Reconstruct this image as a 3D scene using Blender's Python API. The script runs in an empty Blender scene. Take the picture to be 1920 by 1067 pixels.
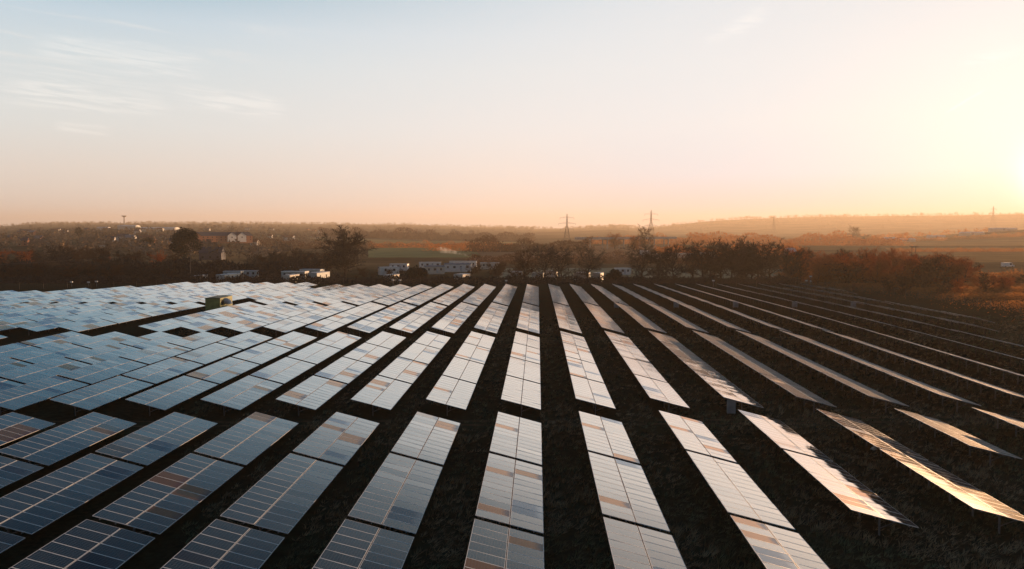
import bpy, math, random
from mathutils import Vector, Matrix, noise
R = math.radians
sc = bpy.context.scene
COL = sc.collection
random.seed(7)

# ------------------------------------------------------------------ helpers
def tag(o, label=None, cat=None, group=None, kind=None):
    if label: o['label'] = label
    if cat: o['category'] = cat
    if group: o['group'] = group
    if kind: o['kind'] = kind
    return o

def empty(name, loc, rz=0.0, label=None, cat=None, group=None):
    o = bpy.data.objects.new(name, None); COL.objects.link(o)
    o.empty_display_size = .3
    o.location = loc; o.rotation_euler = (0, 0, rz)
    return tag(o, label, cat, group)

class MB:
    """collects shapes that make up ONE mesh object"""
    def __init__(s): s.v = []; s.f = []; s.m = []; s.uv = None
    def face(s, pts, mi=0):
        b = len(s.v); s.v += [tuple(p) for p in pts]; s.f.append(tuple(range(b, b + len(pts)))); s.m.append(mi)
    def box(s, c, d, mi=0, M=None):
        x, y, z = d[0] / 2, d[1] / 2, d[2] / 2
        P = [Vector((c[0] + a * x, c[1] + b * y, c[2] + e * z)) for e in (-1, 1) for a, b in ((-1, -1), (1, -1), (1, 1), (-1, 1))]
        if M: P = [M @ p for p in P]
        b = len(s.v); s.v += [tuple(p) for p in P]
        for q in ((3, 2, 1, 0), (4, 5, 6, 7), (0, 1, 5, 4), (1, 2, 6, 5), (2, 3, 7, 6), (3, 0, 4, 7)):
            s.f.append(tuple(b + i for i in q)); s.m.append(mi)
    def tube(s, p0, p1, r0, r1=None, n=6, mi=0, cap=True):
        r1 = r0 if r1 is None else r1
        p0 = Vector(p0); p1 = Vector(p1); d = (p1 - p0)
        if d.length < 1e-6: return
        d.normalize(); a = d.orthogonal().normalized(); c = d.cross(a)
        b = len(s.v)
        for p, r in ((p0, r0), (p1, r1)):
            for k in range(n):
                t = 2 * math.pi * k / n; s.v.append(tuple(p + (a * math.cos(t) + c * math.sin(t)) * r))
        for k in range(n):
            s.f.append((b + k, b + (k + 1) % n, b + n + (k + 1) % n, b + n + k)); s.m.append(mi)
        if cap and n > 3:
            s.f.append(tuple(b + n + k for k in range(n))); s.m.append(mi)
            s.f.append(tuple(b + k for k in reversed(range(n)))); s.m.append(mi)
    def prism(s, prof, y0, y1, mi=0):
        """profile in x,z extruded along y"""
        n = len(prof); b = len(s.v)
        s.v += [(x, y0, z) for x, z in prof] + [(x, y1, z) for x, z in prof]
        for k in range(n):
            s.f.append((b + k, b + (k + 1) % n, b + n + (k + 1) % n, b + n + k)); s.m.append(mi)
        s.f.append(tuple(b + k for k in reversed(range(n)))); s.m.append(mi)
        s.f.append(tuple(b + n + k for k in range(n))); s.m.append(mi)
    def mesh(s, name, mats):
        me = bpy.data.meshes.new(name); me.from_pydata(s.v, [], s.f)
        for m in (mats if isinstance(mats, (list, tuple)) else [mats]): me.materials.append(m)
        me.polygons.foreach_set('material_index', s.m)
        if s.uv:
            u = me.uv_layers.new(name='UVMap'); u.data.foreach_set('uv', s.uv)
        me.update(); return me
    def build(s, name, mats, parent=None):
        return link(name, s.mesh(name, mats), parent)

def link(name, me, parent=None, loc=(0, 0, 0), rot=(0, 0, 0)):
    o = bpy.data.objects.new(name, me); COL.objects.link(o)
    o.location = loc; o.rotation_euler = rot
    if parent: o.parent = parent
    return o

def copy_tree(root, loc, rz=0.0, scale=None):
    r = root.copy(); COL.objects.link(r); r.location = loc; r.rotation_euler = (0, 0, rz)
    if scale: r.scale = scale
    for ch in list(root.children):
        c = ch.copy(); COL.objects.link(c); c.parent = r
        for g in list(ch.children):
            d = g.copy(); COL.objects.link(d); d.parent = c
    return r

def mat(name, col, rough=.7, metal=0.0, var=.0, vscale=1.0, spec=.3, bump=0.0, col2=None, coord='Object', detail=4):
    m = bpy.data.materials.new(name); m.use_nodes = True
    nt = m.node_tree; N = nt.nodes; L = nt.links
    b = N['Principled BSDF']
    b.inputs['Roughness'].default_value = rough; b.inputs['Metallic'].default_value = metal
    b.inputs['Specular IOR Level'].default_value = spec
    b.inputs['Base Color'].default_value = (*col, 1)
    if var or col2 or bump:
        tc = N.new('ShaderNodeTexCoord'); no = N.new('ShaderNodeTexNoise')
        no.inputs['Scale'].default_value = vscale; no.inputs['Detail'].default_value = detail
        L.new(tc.outputs[coord], no.inputs['Vector'])
        cr = N.new('ShaderNodeValToRGB')
        c2 = col2 or tuple(c * (1 - var) for c in col)
        c1 = col if col2 else tuple(min(1, c * (1 + var)) for c in col)
        cr.color_ramp.elements[0].position = .35; cr.color_ramp.elements[1].position = .68
        cr.color_ramp.elements[0].color = (*c2, 1); cr.color_ramp.elements[1].color = (*c1, 1)
        L.new(no.outputs['Fac'], cr.inputs['Fac']); L.new(cr.outputs['Color'], b.inputs['Base Color'])
        if bump:
            bp = N.new('ShaderNodeBump'); bp.inputs['Strength'].default_value = bump; bp.inputs['Distance'].default_value = .1
            L.new(no.outputs['Fac'], bp.inputs['Height']); L.new(bp.outputs['Normal'], b.inputs['Normal'])
    return m

# ------------------------------------------------------------------ camera
F = 1493.0; W0, H0 = 1920.0, 1067.0; V0 = 436.5; CZ = 16.2
PITCH = math.atan((H0 / 2 - V0) / F)
YAW = math.atan((1007.8 - 960) / F * math.cos(PITCH))
cam = bpy.data.cameras.new('Camera'); co = bpy.data.objects.new('Camera', cam); COL.objects.link(co)
cam.sensor_width = 36; cam.lens = F / W0 * 36; cam.clip_end = 30000; cam.clip_start = .1
co.location = (0, 0, CZ); co.rotation_euler = (math.pi / 2 - PITCH, 0, YAW)
sc.camera = co
cy, sy = math.cos(YAW), math.sin(YAW)

def project(x, y, z):
    h = CZ - z
    zz = y * cy - x * sy; xx = x * cy + y * sy
    zc = zz * math.cos(PITCH) + h * math.sin(PITCH); yc = h * math.cos(PITCH) - zz * math.sin(PITCH)
    if zc < .5: return None
    return 960 + F * xx / zc, H0 / 2 + F * yc / zc

K0 = math.cos(PITCH) + math.sin(PITCH) * (H0 / 2 - V0) / F
def xy(px, D):
    """ground-plan point seen in photo column px at forward distance D"""
    u = (px - 960) / F / K0 * D
    return u * cy - D * sy, D * cy + u * sy

def az_px(x, y):
    d = y * cy - x * sy; u = x * cy + y * sy
    if d <= 1: return -3000 if u < 0 else 5000
    return 960 + F * K0 * u / d

def lerp_table(t, x):
    if x <= t[0][0]: return t[0][1]
    for (a, va), (b, vb) in zip(t, t[1:]):
        if x <= b: return va + (vb - va) * (x - a) / (b - a)
    return t[-1][1]
def sstep(a, b, x):
    t = min(1, max(0, (x - a) / (b - a))); return t * t * (3 - 2 * t)

SKY = [(-600, 424), (0, 427), (60, 422), (200, 420), (500, 420), (760, 421), (900, 425.5), (1000, 429), (1080, 428), (1150, 425), (1225, 429), (1260, 422),
       (1330, 415), (1400, 411), (1550, 408), (1700, 408), (1920, 407), (2600, 410)]
START = [(0, 450), (420, 500), (600, 1100), (800, 1500), (1300, 1700), (1450, 2100), (1920, 2100)]
RIDGE = 6500.0
def ground(x, y):
    r = math.hypot(x, y)
    h = -2 * sstep(118, 330, y) if y > 0 else 0
    if r > 400:
        p = az_px(x, y)
        if p < -2000 or p > 4000: p = 2600
        Hs = CZ + (V0 - lerp_table(SKY, p)) / F * RIDGE
        r0 = lerp_table(START, p)
        if r > r0:
            t = min(1.0, (r - r0) / (RIDGE - r0))
            if p > 1150: t = t ** (1 + 1.2 * sstep(1150, 1300, p))
            h += (Hs + 2) * t
        if p > 1450:   # nearer hillside at the sun's side
            h += 30 * sstep(1560, 2050, p) * math.exp(-((r - 2150) / 420) ** 2)
        h += 13 * math.exp(-((p - 1605) / 60) ** 2 - ((r - 1650) / 160) ** 2)
        h += noise.noise(Vector((x * .002, y * .002, 1))) * 5 * sstep(700, 2500, r)
    return h
def gp(px, D, dz=0.0):
    x, y = xy(px, D); return (x, y, ground(x, y) + dz)
def zat(py, D): return CZ + (V0 - py) / F * D

# ------------------------------------------------------------------ world: dusk sky
SUN_EL, SUN_AZ = R(3.3), R(33.0)     # azimuth to the right of the rows
sd = Vector((math.sin(SUN_AZ) * math.cos(SUN_EL), math.cos(SUN_AZ) * math.cos(SUN_EL), math.sin(SUN_EL)))
def make_world():
    w = bpy.data.worlds.new('World'); sc.world = w; w.use_nodes = True
    nt = w.node_tree; N = nt.nodes; L = nt.links
    bg = N['Background']; bg.inputs['Strength'].default_value = .56
    tc = N.new('ShaderNodeTexCoord')
    def M(op, a, b=None, c=None, clamp=False):
        n = N.new('ShaderNodeMath'); n.operation = op; n.use_clamp = clamp
        for i, v in enumerate((a, b, c)):
            if v is None: continue
            if isinstance(v, (int, float)): n.inputs[i].default_value = v
            else: L.new(v, n.inputs[i])
        return n.outputs[0]
    def ramp(fac, stops, interp='LINEAR'):
        r = N.new('ShaderNodeValToRGB'); e = r.color_ramp.elements; r.color_ramp.interpolation = interp
        while len(e) < len(stops): e.new(.5)
        for q, (p, c) in zip(e, stops): q.position = p; q.color = (*c, 1)
        L.new(fac, r.inputs['Fac']); return r.outputs['Color']
    def mix(t, fac, a, b):
        n = N.new('ShaderNodeMix'); n.data_type = 'RGBA'; n.blend_type = t; n.clamp_factor = True
        for i, v in ((0, fac), (6, a), (7, b)):
            if isinstance(v, (int, float)): n.inputs[i].default_value = v
            elif isinstance(v, tuple): n.inputs[i].default_value = (*v, 1)
            else: L.new(v, n.inputs[i])
        return n.outputs[2]
    sep = N.new('ShaderNodeSeparateXYZ'); L.new(tc.outputs['Generated'], sep.inputs[0])
    X, Y, Z = sep.outputs
    el = M('MAXIMUM', Z, 0.0)
    dot = N.new('ShaderNodeVectorMath'); dot.operation = 'DOT_PRODUCT'
    L.new(tc.outputs['Generated'], dot.inputs[0]); dot.inputs[1].default_value = sd
    cg = dot.outputs['Value']
    hz = N.new('ShaderNodeVectorMath'); hz.operation = 'DOT_PRODUCT'
    L.new(tc.outputs['Generated'], hz.inputs[0]); hz.inputs[1].default_value = (math.sin(SUN_AZ), math.cos(SUN_AZ), 0)
    far = ramp(el, FAR_RAMP); near = ramp(el, NEAR_RAMP)
    mr = N.new('ShaderNodeMapRange'); mr.interpolation_type = 'SMOOTHSTEP'
    mr.inputs['From Min'].default_value = .42; mr.inputs['From Max'].default_value = 1.0
    L.new(hz.outputs['Value'], mr.inputs['Value'])
    base = mix('MIX', mr.outputs[0], far, near)
    sm = N.new('ShaderNodeMapRange'); sm.interpolation_type = 'SMOOTHSTEP'
    sm.inputs['From Min'].default_value = .80; sm.inputs['From Max'].default_value = 1.0
    L.new(hz.outputs['Value'], sm.inputs['Value'])
    base = mix('MIX', sm.outputs[0], base, ramp(el, SUN_RAMP))
    # physical dusk sky folded in
    st = N.new('ShaderNodeTexSky'); st.sky_type = 'NISHITA'; st.sun_disc = False
    st.sun_elevation = SUN_EL; st.sun_rotation = SUN_AZ; st.air_density = 1; st.dust_density = 2; st.ozone_density = 1
    ns = mix('MULTIPLY', 1.0, st.outputs['Color'], (.12, .12, .12))
    base = mix('MIX', .12, base, ns)
    # the sky behind the viewer, away from the sun, is dimmer dusk blue
    bk = N.new('ShaderNodeMapRange'); bk.interpolation_type = 'SMOOTHSTEP'; bk.inputs['From Min'].default_value = .38; bk.inputs['From Max'].default_value = -.35
    L.new(hz.outputs['Value'], bk.inputs['Value'])
    base = mix('MULTIPLY', bk.outputs[0], base, (.28, .36, .46))
    # aureole round the low sun
    cpos = M('MAXIMUM', cg, 0.0)
    g1 = M('MULTIPLY', M('POWER', cpos, 2200.0), 1.6)
    g2 = M('MULTIPLY', M('POWER', cpos, 140.0), .08)
    gl = N.new('ShaderNodeMix'); gl.data_type = 'RGBA'; gl.blend_type = 'ADD'; gl.inputs[0].default_value = 1
    gc = N.new('ShaderNodeCombineColor'); s = M('ADD', g1, g2)
    L.new(s, gc.inputs[0]); L.new(M('MULTIPLY', s, .97), gc.inputs[1]); L.new(M('MULTIPLY', s, .94), gc.inputs[2])
    L.new(base, gl.inputs[6]); L.new(gc.outputs[0], gl.inputs[7])
    base = gl.outputs[2]
    # cirrus wisps
    az = M('ARCTAN2', X, Y)
    cv = N.new('ShaderNodeCombineXYZ')
    L.new(M('MULTIPLY', az, 3.0), cv.inputs[0]); L.new(M('ADD', M('MULTIPLY', Z, 30.0), M('MULTIPLY', az, 2.6)), cv.inputs[1])
    n1 = N.new('ShaderNodeTexNoise'); n1.inputs['Scale'].default_value = 1.6; n1.inputs['Detail'].default_value = 7; n1.inputs['Roughness'].default_value = .62
    n1.inputs['Distortion'].default_value = .5
    L.new(cv.outputs[0], n1.inputs['Vector'])
    m1 = N.new('ShaderNodeMapRange'); m1.interpolation_type = 'SMOOTHSTEP'
    m1.inputs['From Min'].default_value = .52; m1.inputs['From Max'].default_value = .78; L.new(n1.outputs['Fac'], m1.inputs['Value'])
    ml = N.new('ShaderNodeMapRange'); ml.interpolation_type = 'SMOOTHSTEP'   # mostly on the left
    ml.inputs['From Min'].default_value = -.22; ml.inputs['From Max'].default_value = -.5; L.new(az, ml.inputs['Value'])
    mz = N.new('ShaderNodeMapRange'); mz.interpolation_type = 'SMOOTHSTEP'
    mz.inputs['From Min'].default_value = .1; mz.inputs['From Max'].default_value = .15; L.new(Z, mz.inputs['Value'])
    cf = M('MULTIPLY', M('MULTIPLY', m1.outputs[0], M('ADD', M('MULTIPLY', ml.outputs[0], .85), .08)), mz.outputs[0])
    base = mix('MIX', M('MULTIPLY', cf, .7), base, (.88, .86, .82))
    cv2 = N.new('ShaderNodeCombineXYZ')
    L.new(M('MULTIPLY', az, 9.0), cv2.inputs[0]); L.new(M('ADD', M('MULTIPLY', Z, 120.0), M('MULTIPLY', az, 9.0)), cv2.inputs[1])
    n2 = N.new('ShaderNodeTexNoise'); n2.inputs['Scale'].default_value = 1.5; n2.inputs['Detail'].default_value = 6; n2.inputs['Roughness'].default_value = .6; n2.inputs['Distortion'].default_value = .8
    L.new(cv2.outputs[0], n2.inputs['Vector'])
    m2 = N.new('ShaderNodeMapRange'); m2.interpolation_type = 'SMOOTHSTEP'; m2.inputs['From Min'].default_value = .36; m2.inputs['From Max'].default_value = .66; L.new(n2.outputs['Fac'], m2.inputs['Value'])
    # short contrail near the sun
    def trail(px0, py0, px1, py1, wd, amt, base):
        def dirn(px, py):
            v = Vector(((px - 960) / F, (H0 / 2 - py) / F, -1)); v.rotate(co.rotation_euler); return v.normalized()
        a, b = dirn(px0, py0), dirn(px1, py1); nrm = a.cross(b).normalized(); mid = (a + b).normalized(); half = a.dot(mid)
        d1 = N.new('ShaderNodeVectorMath'); d1.operation = 'DOT_PRODUCT'; L.new(tc.outputs['Generated'], d1.inputs[0]); d1.inputs[1].default_value = nrm
        d2 = N.new('ShaderNodeVectorMath'); d2.operation = 'DOT_PRODUCT'; L.new(tc.outputs['Generated'], d2.inputs[0]); d2.inputs[1].default_value = mid
        f1 = N.new('ShaderNodeMapRange'); f1.interpolation_type = 'SMOOTHSTEP'; f1.inputs['From Min'].default_value = wd; f1.inputs['From Max'].default_value = 0
        L.new(M('ABSOLUTE', M('ADD', d1.outputs['Value'], M('MULTIPLY', M('SUBTRACT', n1.outputs['Fac'], .5), wd * 2))), f1.inputs['Value'])
        f2 = N.new('ShaderNodeMapRange'); f2.interpolation_type = 'SMOOTHSTEP'; f2.inputs['From Min'].default_value = half; f2.inputs['From Max'].default_value = 1 - (1 - half) * .3
        L.new(d2.outputs['Value'], f2.inputs['Value'])
        if wd > .004:
            amt = M('MULTIPLY', m2.outputs[0], amt)
        return mix('MIX', M('MULTIPLY', M('MULTIPLY', f1.outputs[0], f2.outputs[0]), amt), base, (1.15, 1.10, 1.03))
    base = trail(1770, 214, 1850, 166, .0022, .8, base)
    base = trail(1320, 88, 1450, 6, .014, .3, base)
    base = trail(1790, 118, 1990, 76, .009, .5, base)
    base = trail(-40, 160, 340, 196, .026, .34, base)
    base = trail(310, 176, 550, 210, .018, .32, base)
    base = trail(40, 88, 400, 134, .030, .28, base)
    base = trail(95, 233, 215, 246, .007, .35, base)
    # below the horizon: ground bounce
    lo = N.new('ShaderNodeMapRange'); lo.inputs['From Min'].default_value = -.02; lo.inputs['From Max'].default_value = 0.0; L.new(Z, lo.inputs['Value'])
    base = mix('MIX', lo.outputs[0], (.05, .04, .03), base)
    L.new(base, bg.inputs['Color'])
FAR_RAMP = [(0, (.82, .71, .64)), (.03, (.84, .77, .71)), (.07, (.86, .81, .76)), (.12, (.83, .86, .85)), (.19, (.74, .83, .87)), (.235, (.62, .76, .86)), (.28, (.36, .57, .71)), (.36, (.10, .31, .48)), (.46, (.04, .17, .31)), (.6, (.015, .10, .20)), (1, (.02, .08, .15))]
NEAR_RAMP = [(0, (.82, .71, .66)), (.03, (.89, .83, .80)), (.07, (.92, .88, .88)), (.13, (.92, .92, .94)), (.2, (.89, .92, .94)), (.28, (.83, .89, .94)), (.36, (.42, .54, .63)), (.42, (.25, .37, .47)), (.52, (.10, .22, .31)), (.65, (.04, .12, .19)), (1, (.02, .08, .15))]
SUN_RAMP = [(0, (.52, .46, .44)), (.03, (.50, .64, .78)), (.07, (.60, .78, .97)), (.13, (.79, .88, .96)), (.2, (.82, .89, .95)), (.28, (.82, .87, .92)), (.36, (.42, .54, .63)), (.42, (.25, .37, .47)), (.52, (.10, .22, .31)), (.65, (.04, .12, .19)), (1, (.02, .08, .15))]
make_world()
sun = bpy.data.lights.new('sun', 'SUN'); so = bpy.data.objects.new('sun', sun); COL.objects.link(so)
sun.energy = 5.0; sun.angle = R(.5); sun.color = (1, .58, .30)
so.rotation_euler = sd.to_track_quat('Z', 'Y').to_euler(); so.location = (300, 500, 200)

# ------------------------------------------------------------------ materials
def glass_mat(name, c_cell, stain=None, refl_tint_end=None):
    m = bpy.data.materials.new(name); m.use_nodes = True
    nt = m.node_tree; N = nt.nodes; L = nt.links
    out = N['Material Output']; N.remove(N['Principled BSDF'])
    def M(op, a, b=None, clamp=False):
        n = N.new('ShaderNodeMath'); n.operation = op; n.use_clamp = clamp
        for i, v in enumerate((a, b)):
            if v is None: continue
            if isinstance(v, (int, float)): n.inputs[i].default_value = v
            else: L.new(v, n.inputs[i])
        return n.outputs[0]
    uv = N.new('ShaderNodeUVMap'); sp = N.new('ShaderNodeSeparateXYZ'); L.new(uv.outputs[0], sp.inputs[0])
    def grid(s, n, w):
        f = M('FRACT', M('MULTIPLY', s, n)); return M('GREATER_THAN', M('ABSOLUTE', M('SUBTRACT', f, .5)), .5 - w)
    ln = M('MAXIMUM', grid(sp.outputs[0], 12.0, .03), grid(sp.outputs[1], 6.0, .03))
    mx = N.new('ShaderNodeMix'); mx.data_type = 'RGBA'; L.new(ln, mx.inputs[0])
    mx.inputs[6].default_value = (*c_cell, 1); mx.inputs[7].default_value = (.10, .11, .12, 1)
    col = mx.outputs[2]
    gcol = None
    if stain:   # sky and horizon reflection painted on the module: the tint covers most of its width and ends in a dark strip
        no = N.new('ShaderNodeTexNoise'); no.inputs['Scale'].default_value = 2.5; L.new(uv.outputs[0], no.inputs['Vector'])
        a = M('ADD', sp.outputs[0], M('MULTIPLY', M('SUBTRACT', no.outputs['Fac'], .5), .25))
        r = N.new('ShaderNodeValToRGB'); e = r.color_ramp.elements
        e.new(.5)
        for q, (p, c) in zip(e, ((.0, stain), (.72, stain), (.92, refl_tint_end))): q.position = p; q.color = (*c, 1)
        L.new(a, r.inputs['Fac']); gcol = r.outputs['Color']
    d = N.new('ShaderNodeBsdfDiffuse'); L.new(col, d.inputs['Color'])
    g = N.new('ShaderNodeBsdfGlossy'); g.distribution = 'BECKMANN'; g.inputs['Roughness'].default_value = .055
    g.inputs['Color'].default_value = (1, .95, .89, 1)
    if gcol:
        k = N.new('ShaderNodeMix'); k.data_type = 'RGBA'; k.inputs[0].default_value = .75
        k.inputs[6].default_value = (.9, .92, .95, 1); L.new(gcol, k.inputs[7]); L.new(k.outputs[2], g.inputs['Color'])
    lw = N.new('ShaderNodeLayerWeight'); lw.inputs['Blend'].default_value = .5
    rp = N.new('ShaderNodeValToRGB'); e = rp.color_ramp.elements
    st = [(0, .03), (.4, .04), (.56, .10), (.64, .24), (.70, .43), (.755, .68), (.82, .83), (1, .96)]
    while len(e) < len(st): e.new(.5)
    for q, (p, v) in zip(e, st): q.position = p; q.color = (v, v, v, 1)
    L.new(lw.outputs['Facing'], rp.inputs['Fac'])
    ms = N.new('ShaderNodeMixShader'); L.new(rp.outputs['Color'], ms.inputs[0]); L.new(d.outputs[0], ms.inputs[1]); L.new(g.outputs[0], ms.inputs[2])
    # thin dust film: scatters the low sun forward
    du = N.new('ShaderNodeBsdfGlossy'); du.distribution = 'BECKMANN'; du.inputs['Roughness'].default_value = .45; du.inputs['Color'].default_value = (.9, .85, .8, 1)
    m2 = N.new('ShaderNodeMixShader'); m2.inputs[0].default_value = .012
    L.new(ms.outputs[0], m2.inputs[1]); L.new(du.outputs[0], m2.inputs[2])
    dd = N.new('ShaderNodeBsdfDiffuse'); dd.inputs['Color'].default_value = (.80, .66, .53, 1)   # seen edge-on the dust thickens
    r2 = N.new('ShaderNodeValToRGB'); e = r2.color_ramp.elements
    e.new(.5)
    for q, (p, v) in zip(e, ((.86, 0), (.91, .5), (1, .9))): q.position = p; q.color = (v, v, v, 1)
    L.new(lw.outputs['Facing'], r2.inputs['Fac'])
    m3 = N.new('ShaderNodeMixShader'); L.new(r2.outputs['Color'], m3.inputs[0]); L.new(m2.outputs[0], m3.inputs[1]); L.new(dd.outputs[0], m3.inputs[2])
    L.new(m3.outputs[0], out.inputs['Surface'])
    return m
G_CLEAN = glass_mat('module_glass', (.006, .016, .032))
G_DULL = glass_mat('module_glass_dull', (.010, .014, .022), (.36, .42, .49), (.64, .68, .72))
G_WARM_REFL = glass_mat('module_glass_warm_refl', (.10, .038, .016), (.80, .43, .22), (.20, .21, .23))  # orange-to-dark horizon reflection painted into the cell and gloss colours
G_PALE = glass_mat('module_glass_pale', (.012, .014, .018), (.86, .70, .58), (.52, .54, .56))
FRAME = mat('aluminium', (.78, .78, .77), .45, .25)
STEEL = mat('galvanised_steel', (.20, .20, .20), .6, .4, .25, 3)
DARKSTEEL = mat('back_sheet', (.05, .05, .055), .7)
CABINET = mat('grey_cabinet', (.24, .26, .26), .55, 0, .12, 2)
GREEN = mat('green_paint', (.27, .29, .09), .55, 0, .25, 1.2)
GREEN_ROOF = mat('green_roof', (.16, .18, .10), .6, 0, .25, 1.5)
BLACK = mat('dark_opening', (.01, .01, .012), .8)
BARK = mat('bark', (.050, .032, .022), .9, 0, .35, 2)
TWIG = mat('twigs', (.075, .042, .026), .9, 0, .4, .25)
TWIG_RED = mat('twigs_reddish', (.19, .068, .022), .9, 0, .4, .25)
TWIG_GREY = mat('twigs_grey', (.058, .042, .032), .9, 0, .4, .25)
def backlit(m, col, f):
    """dead leaves and thin twigs let some light through"""
    nt = m.node_tree; N = nt.nodes; L = nt.links
    t = N.new('ShaderNodeBsdfTranslucent'); t.inputs['Color'].default_value = (*col, 1)
    x = N.new('ShaderNodeMixShader'); x.inputs[0].default_value = f
    L.new(N['Principled BSDF'].outputs[0], x.inputs[1]); L.new(t.outputs[0], x.inputs[2]); L.new(x.outputs[0], N['Material Output'].inputs['Surface'])
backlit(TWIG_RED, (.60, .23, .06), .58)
FARWOOD = mat('winter_woodland', (.27, .19, .125), .95, 0, .35, .02, 0)
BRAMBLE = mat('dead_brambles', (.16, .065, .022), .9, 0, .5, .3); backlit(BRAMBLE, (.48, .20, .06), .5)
backlit(TWIG, (.16, .07, .03), .35)
LEAF = mat('evergreen_leaves', (.012, .020, .010), .8, 0, .5, .4)
WOOD = mat('weathered_pole', (.16, .12, .09), .9, 0, .3, 4)
WHITE = mat('white_cladding', (.80, .78, .72), .55, 0, .08, 1)
CREAM = mat('cream_cladding', (.62, .56, .46), .6, 0, .08, 1)
PALEGREEN = mat('pale_green_cladding', (.44, .48, .44), .6, 0, .08, 1)
GREYROOF = mat('grey_roof', (.22, .23, .25), .7, 0, .2, 1.5)
LIGHTROOF = mat('light_roof', (.52, .53, .53), .6, 0, .15, 1.2)
SLATE = mat('slate_roof', (.06, .065, .085), .7, 0, .3, 2)
TILE = mat('red_tile_roof', (.20, .07, .04), .8, 0, .3, 2)
BRICK = mat('red_brick', (.34, .13, .07), .85, 0, .25, 3)
RENDER = mat('white_render', (.68, .63, .56), .8, 0, .1, 1)
GLASSW = mat('window_glass', (.02, .025, .03), .15, 0, spec=.6)
CONCRETE = mat('concrete', (.46, .42, .37), .85, 0, .2, .5)
PYLON = mat('pylon_steel', (.16, .15, .14), .6, .4)
WIRE = mat('wire', (.10, .09, .08), .6, .3)

# ------------------------------------------------------------------ ground
def ground_mat():
    m = bpy.data.materials.new('ground'); m.use_nodes = True
    nt = m.node_tree; N = nt.nodes; L = nt.links; b = N['Principled BSDF']
    b.inputs['Roughness'].default_value = 1; b.inputs['Specular IOR Level'].default_value = 0
    tc = N.new('ShaderNodeTexCoord')
    def noi(s, d=5, r=.6):
        n = N.new('ShaderNodeTexNoise'); n.inputs['Scale'].default_value = s; n.inputs['Detail'].default_value = d; n.inputs['Roughness'].default_value = r
        L.new(tc.outputs['Object'], n.inputs['Vector']); return n.outputs['Fac']
    def ramp(f, a, c, p0=.35, p1=.65):
        r = N.new('ShaderNodeValToRGB'); r.color_ramp.elements[0].position = p0; r.color_ramp.elements[1].position = p1
        r.color_ramp.elements[0].color = (*a, 1); r.color_ramp.elements[1].color = (*c, 1); L.new(f, r.inputs['Fac']); return r.outputs['Color']
    def mix(f, a, c, t='MIX'):
        n = N.new('ShaderNodeMix'); n.data_type = 'RGBA'; n.blend_type = t
        if isinstance(f, float): n.inputs[0].default_value = f
        else: L.new(f, n.inputs[0])
        L.new(a, n.inputs[6]); L.new(c, n.inputs[7]); return n.outputs[2]
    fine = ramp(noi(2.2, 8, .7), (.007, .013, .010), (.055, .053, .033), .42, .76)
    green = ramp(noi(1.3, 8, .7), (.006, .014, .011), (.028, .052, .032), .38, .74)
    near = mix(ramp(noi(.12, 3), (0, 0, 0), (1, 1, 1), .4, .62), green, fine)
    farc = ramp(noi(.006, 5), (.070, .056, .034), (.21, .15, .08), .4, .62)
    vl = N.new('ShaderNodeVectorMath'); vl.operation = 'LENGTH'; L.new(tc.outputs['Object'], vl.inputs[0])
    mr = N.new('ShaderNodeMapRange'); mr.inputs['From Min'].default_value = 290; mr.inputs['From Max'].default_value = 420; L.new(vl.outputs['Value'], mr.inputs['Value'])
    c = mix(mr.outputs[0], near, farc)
    L.new(c, b.inputs['Base Color'])
    bp = N.new('ShaderNodeBump'); bp.inputs['Strength'].default_value = .35; bp.inputs['Distance'].default_value = .15
    L.new(noi(3.0, 8, .7), bp.inputs['Height']); L.new(bp.outputs['Normal'], b.inputs['Normal'])
    return m
def make_ground():
    az = []
    a = -180.0
    while a < 180:
        az.append(a); a += .6 if -46 <= a < 46 else 4
    rr = [0.0]; r = 3.0
    while r < 7600: rr.append(r); r *= 1.045
    v = [(0, 0, 0)]; f = []
    n = len(az)
    for r in rr[1:]:
        for a in az:
            x, y = r * math.sin(R(a)), r * math.cos(R(a)); v.append((x, y, ground(x, y)))
    for k in range(n): f.append((0, 1 + (k + 1) % n, 1 + k))
    for j in range(len(rr) - 2):
        o0, o1 = 1 + j * n, 1 + (j + 1) * n
        for k in range(n): f.append((o0 + k, o0 + (k + 1) % n, o1 + (k + 1) % n, o1 + k))
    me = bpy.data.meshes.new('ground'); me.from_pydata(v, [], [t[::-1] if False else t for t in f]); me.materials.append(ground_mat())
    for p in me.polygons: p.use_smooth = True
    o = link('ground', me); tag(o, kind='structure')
make_ground()

def D_of(px, py):
    """forward distance where the ground shows at photo row py in column px"""
    D = 120.0
    while D < 5000:
        x, y = xy(px, D)
        if zat(py, D) <= ground(x, y): return D
        D *= 1.004
    return 5000
def patch(name, poly, col, col2, scale=.05):
    """a field: polygon given as ground points, cut into strips that follow the terrain"""
    (x0a, ya), (x1a, _), (x1b, yb), (x0b, _) = poly
    v = []; f = []; nx, ny = 24, 12
    rows = []
    for j in range(ny + 1):
        t = j / ny
        xl = x0a + (x0b - x0a) * t; xr = x1a + (x1b - x1a) * t
        Da, Db = D_of((x0a + x1a) / 2, ya), D_of((x0b + x1b) / 2, yb)
        D = Da * (Db / Da) ** t
        for i in range(nx + 1):
            wob = noise.noise(Vector((i * .7, j * .9, ya))) * .01 * D if j in (0, ny) else 0
            v.append(gp(xl + (xr - xl) * i / nx, D + wob, .12))
    for j in range(ny):
        for i in range(nx):
            b = j * (nx + 1) + i; f.append((b, b + 1, b + nx + 2, b + nx + 1))
    me = bpy.data.meshes.new(name); me.from_pydata(v, [], f)
    me.materials.append(mat(name, col, 1, 0, 0, scale, 0, .28, col2, detail=8))
    tag(link(name, me), kind='structure')
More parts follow.
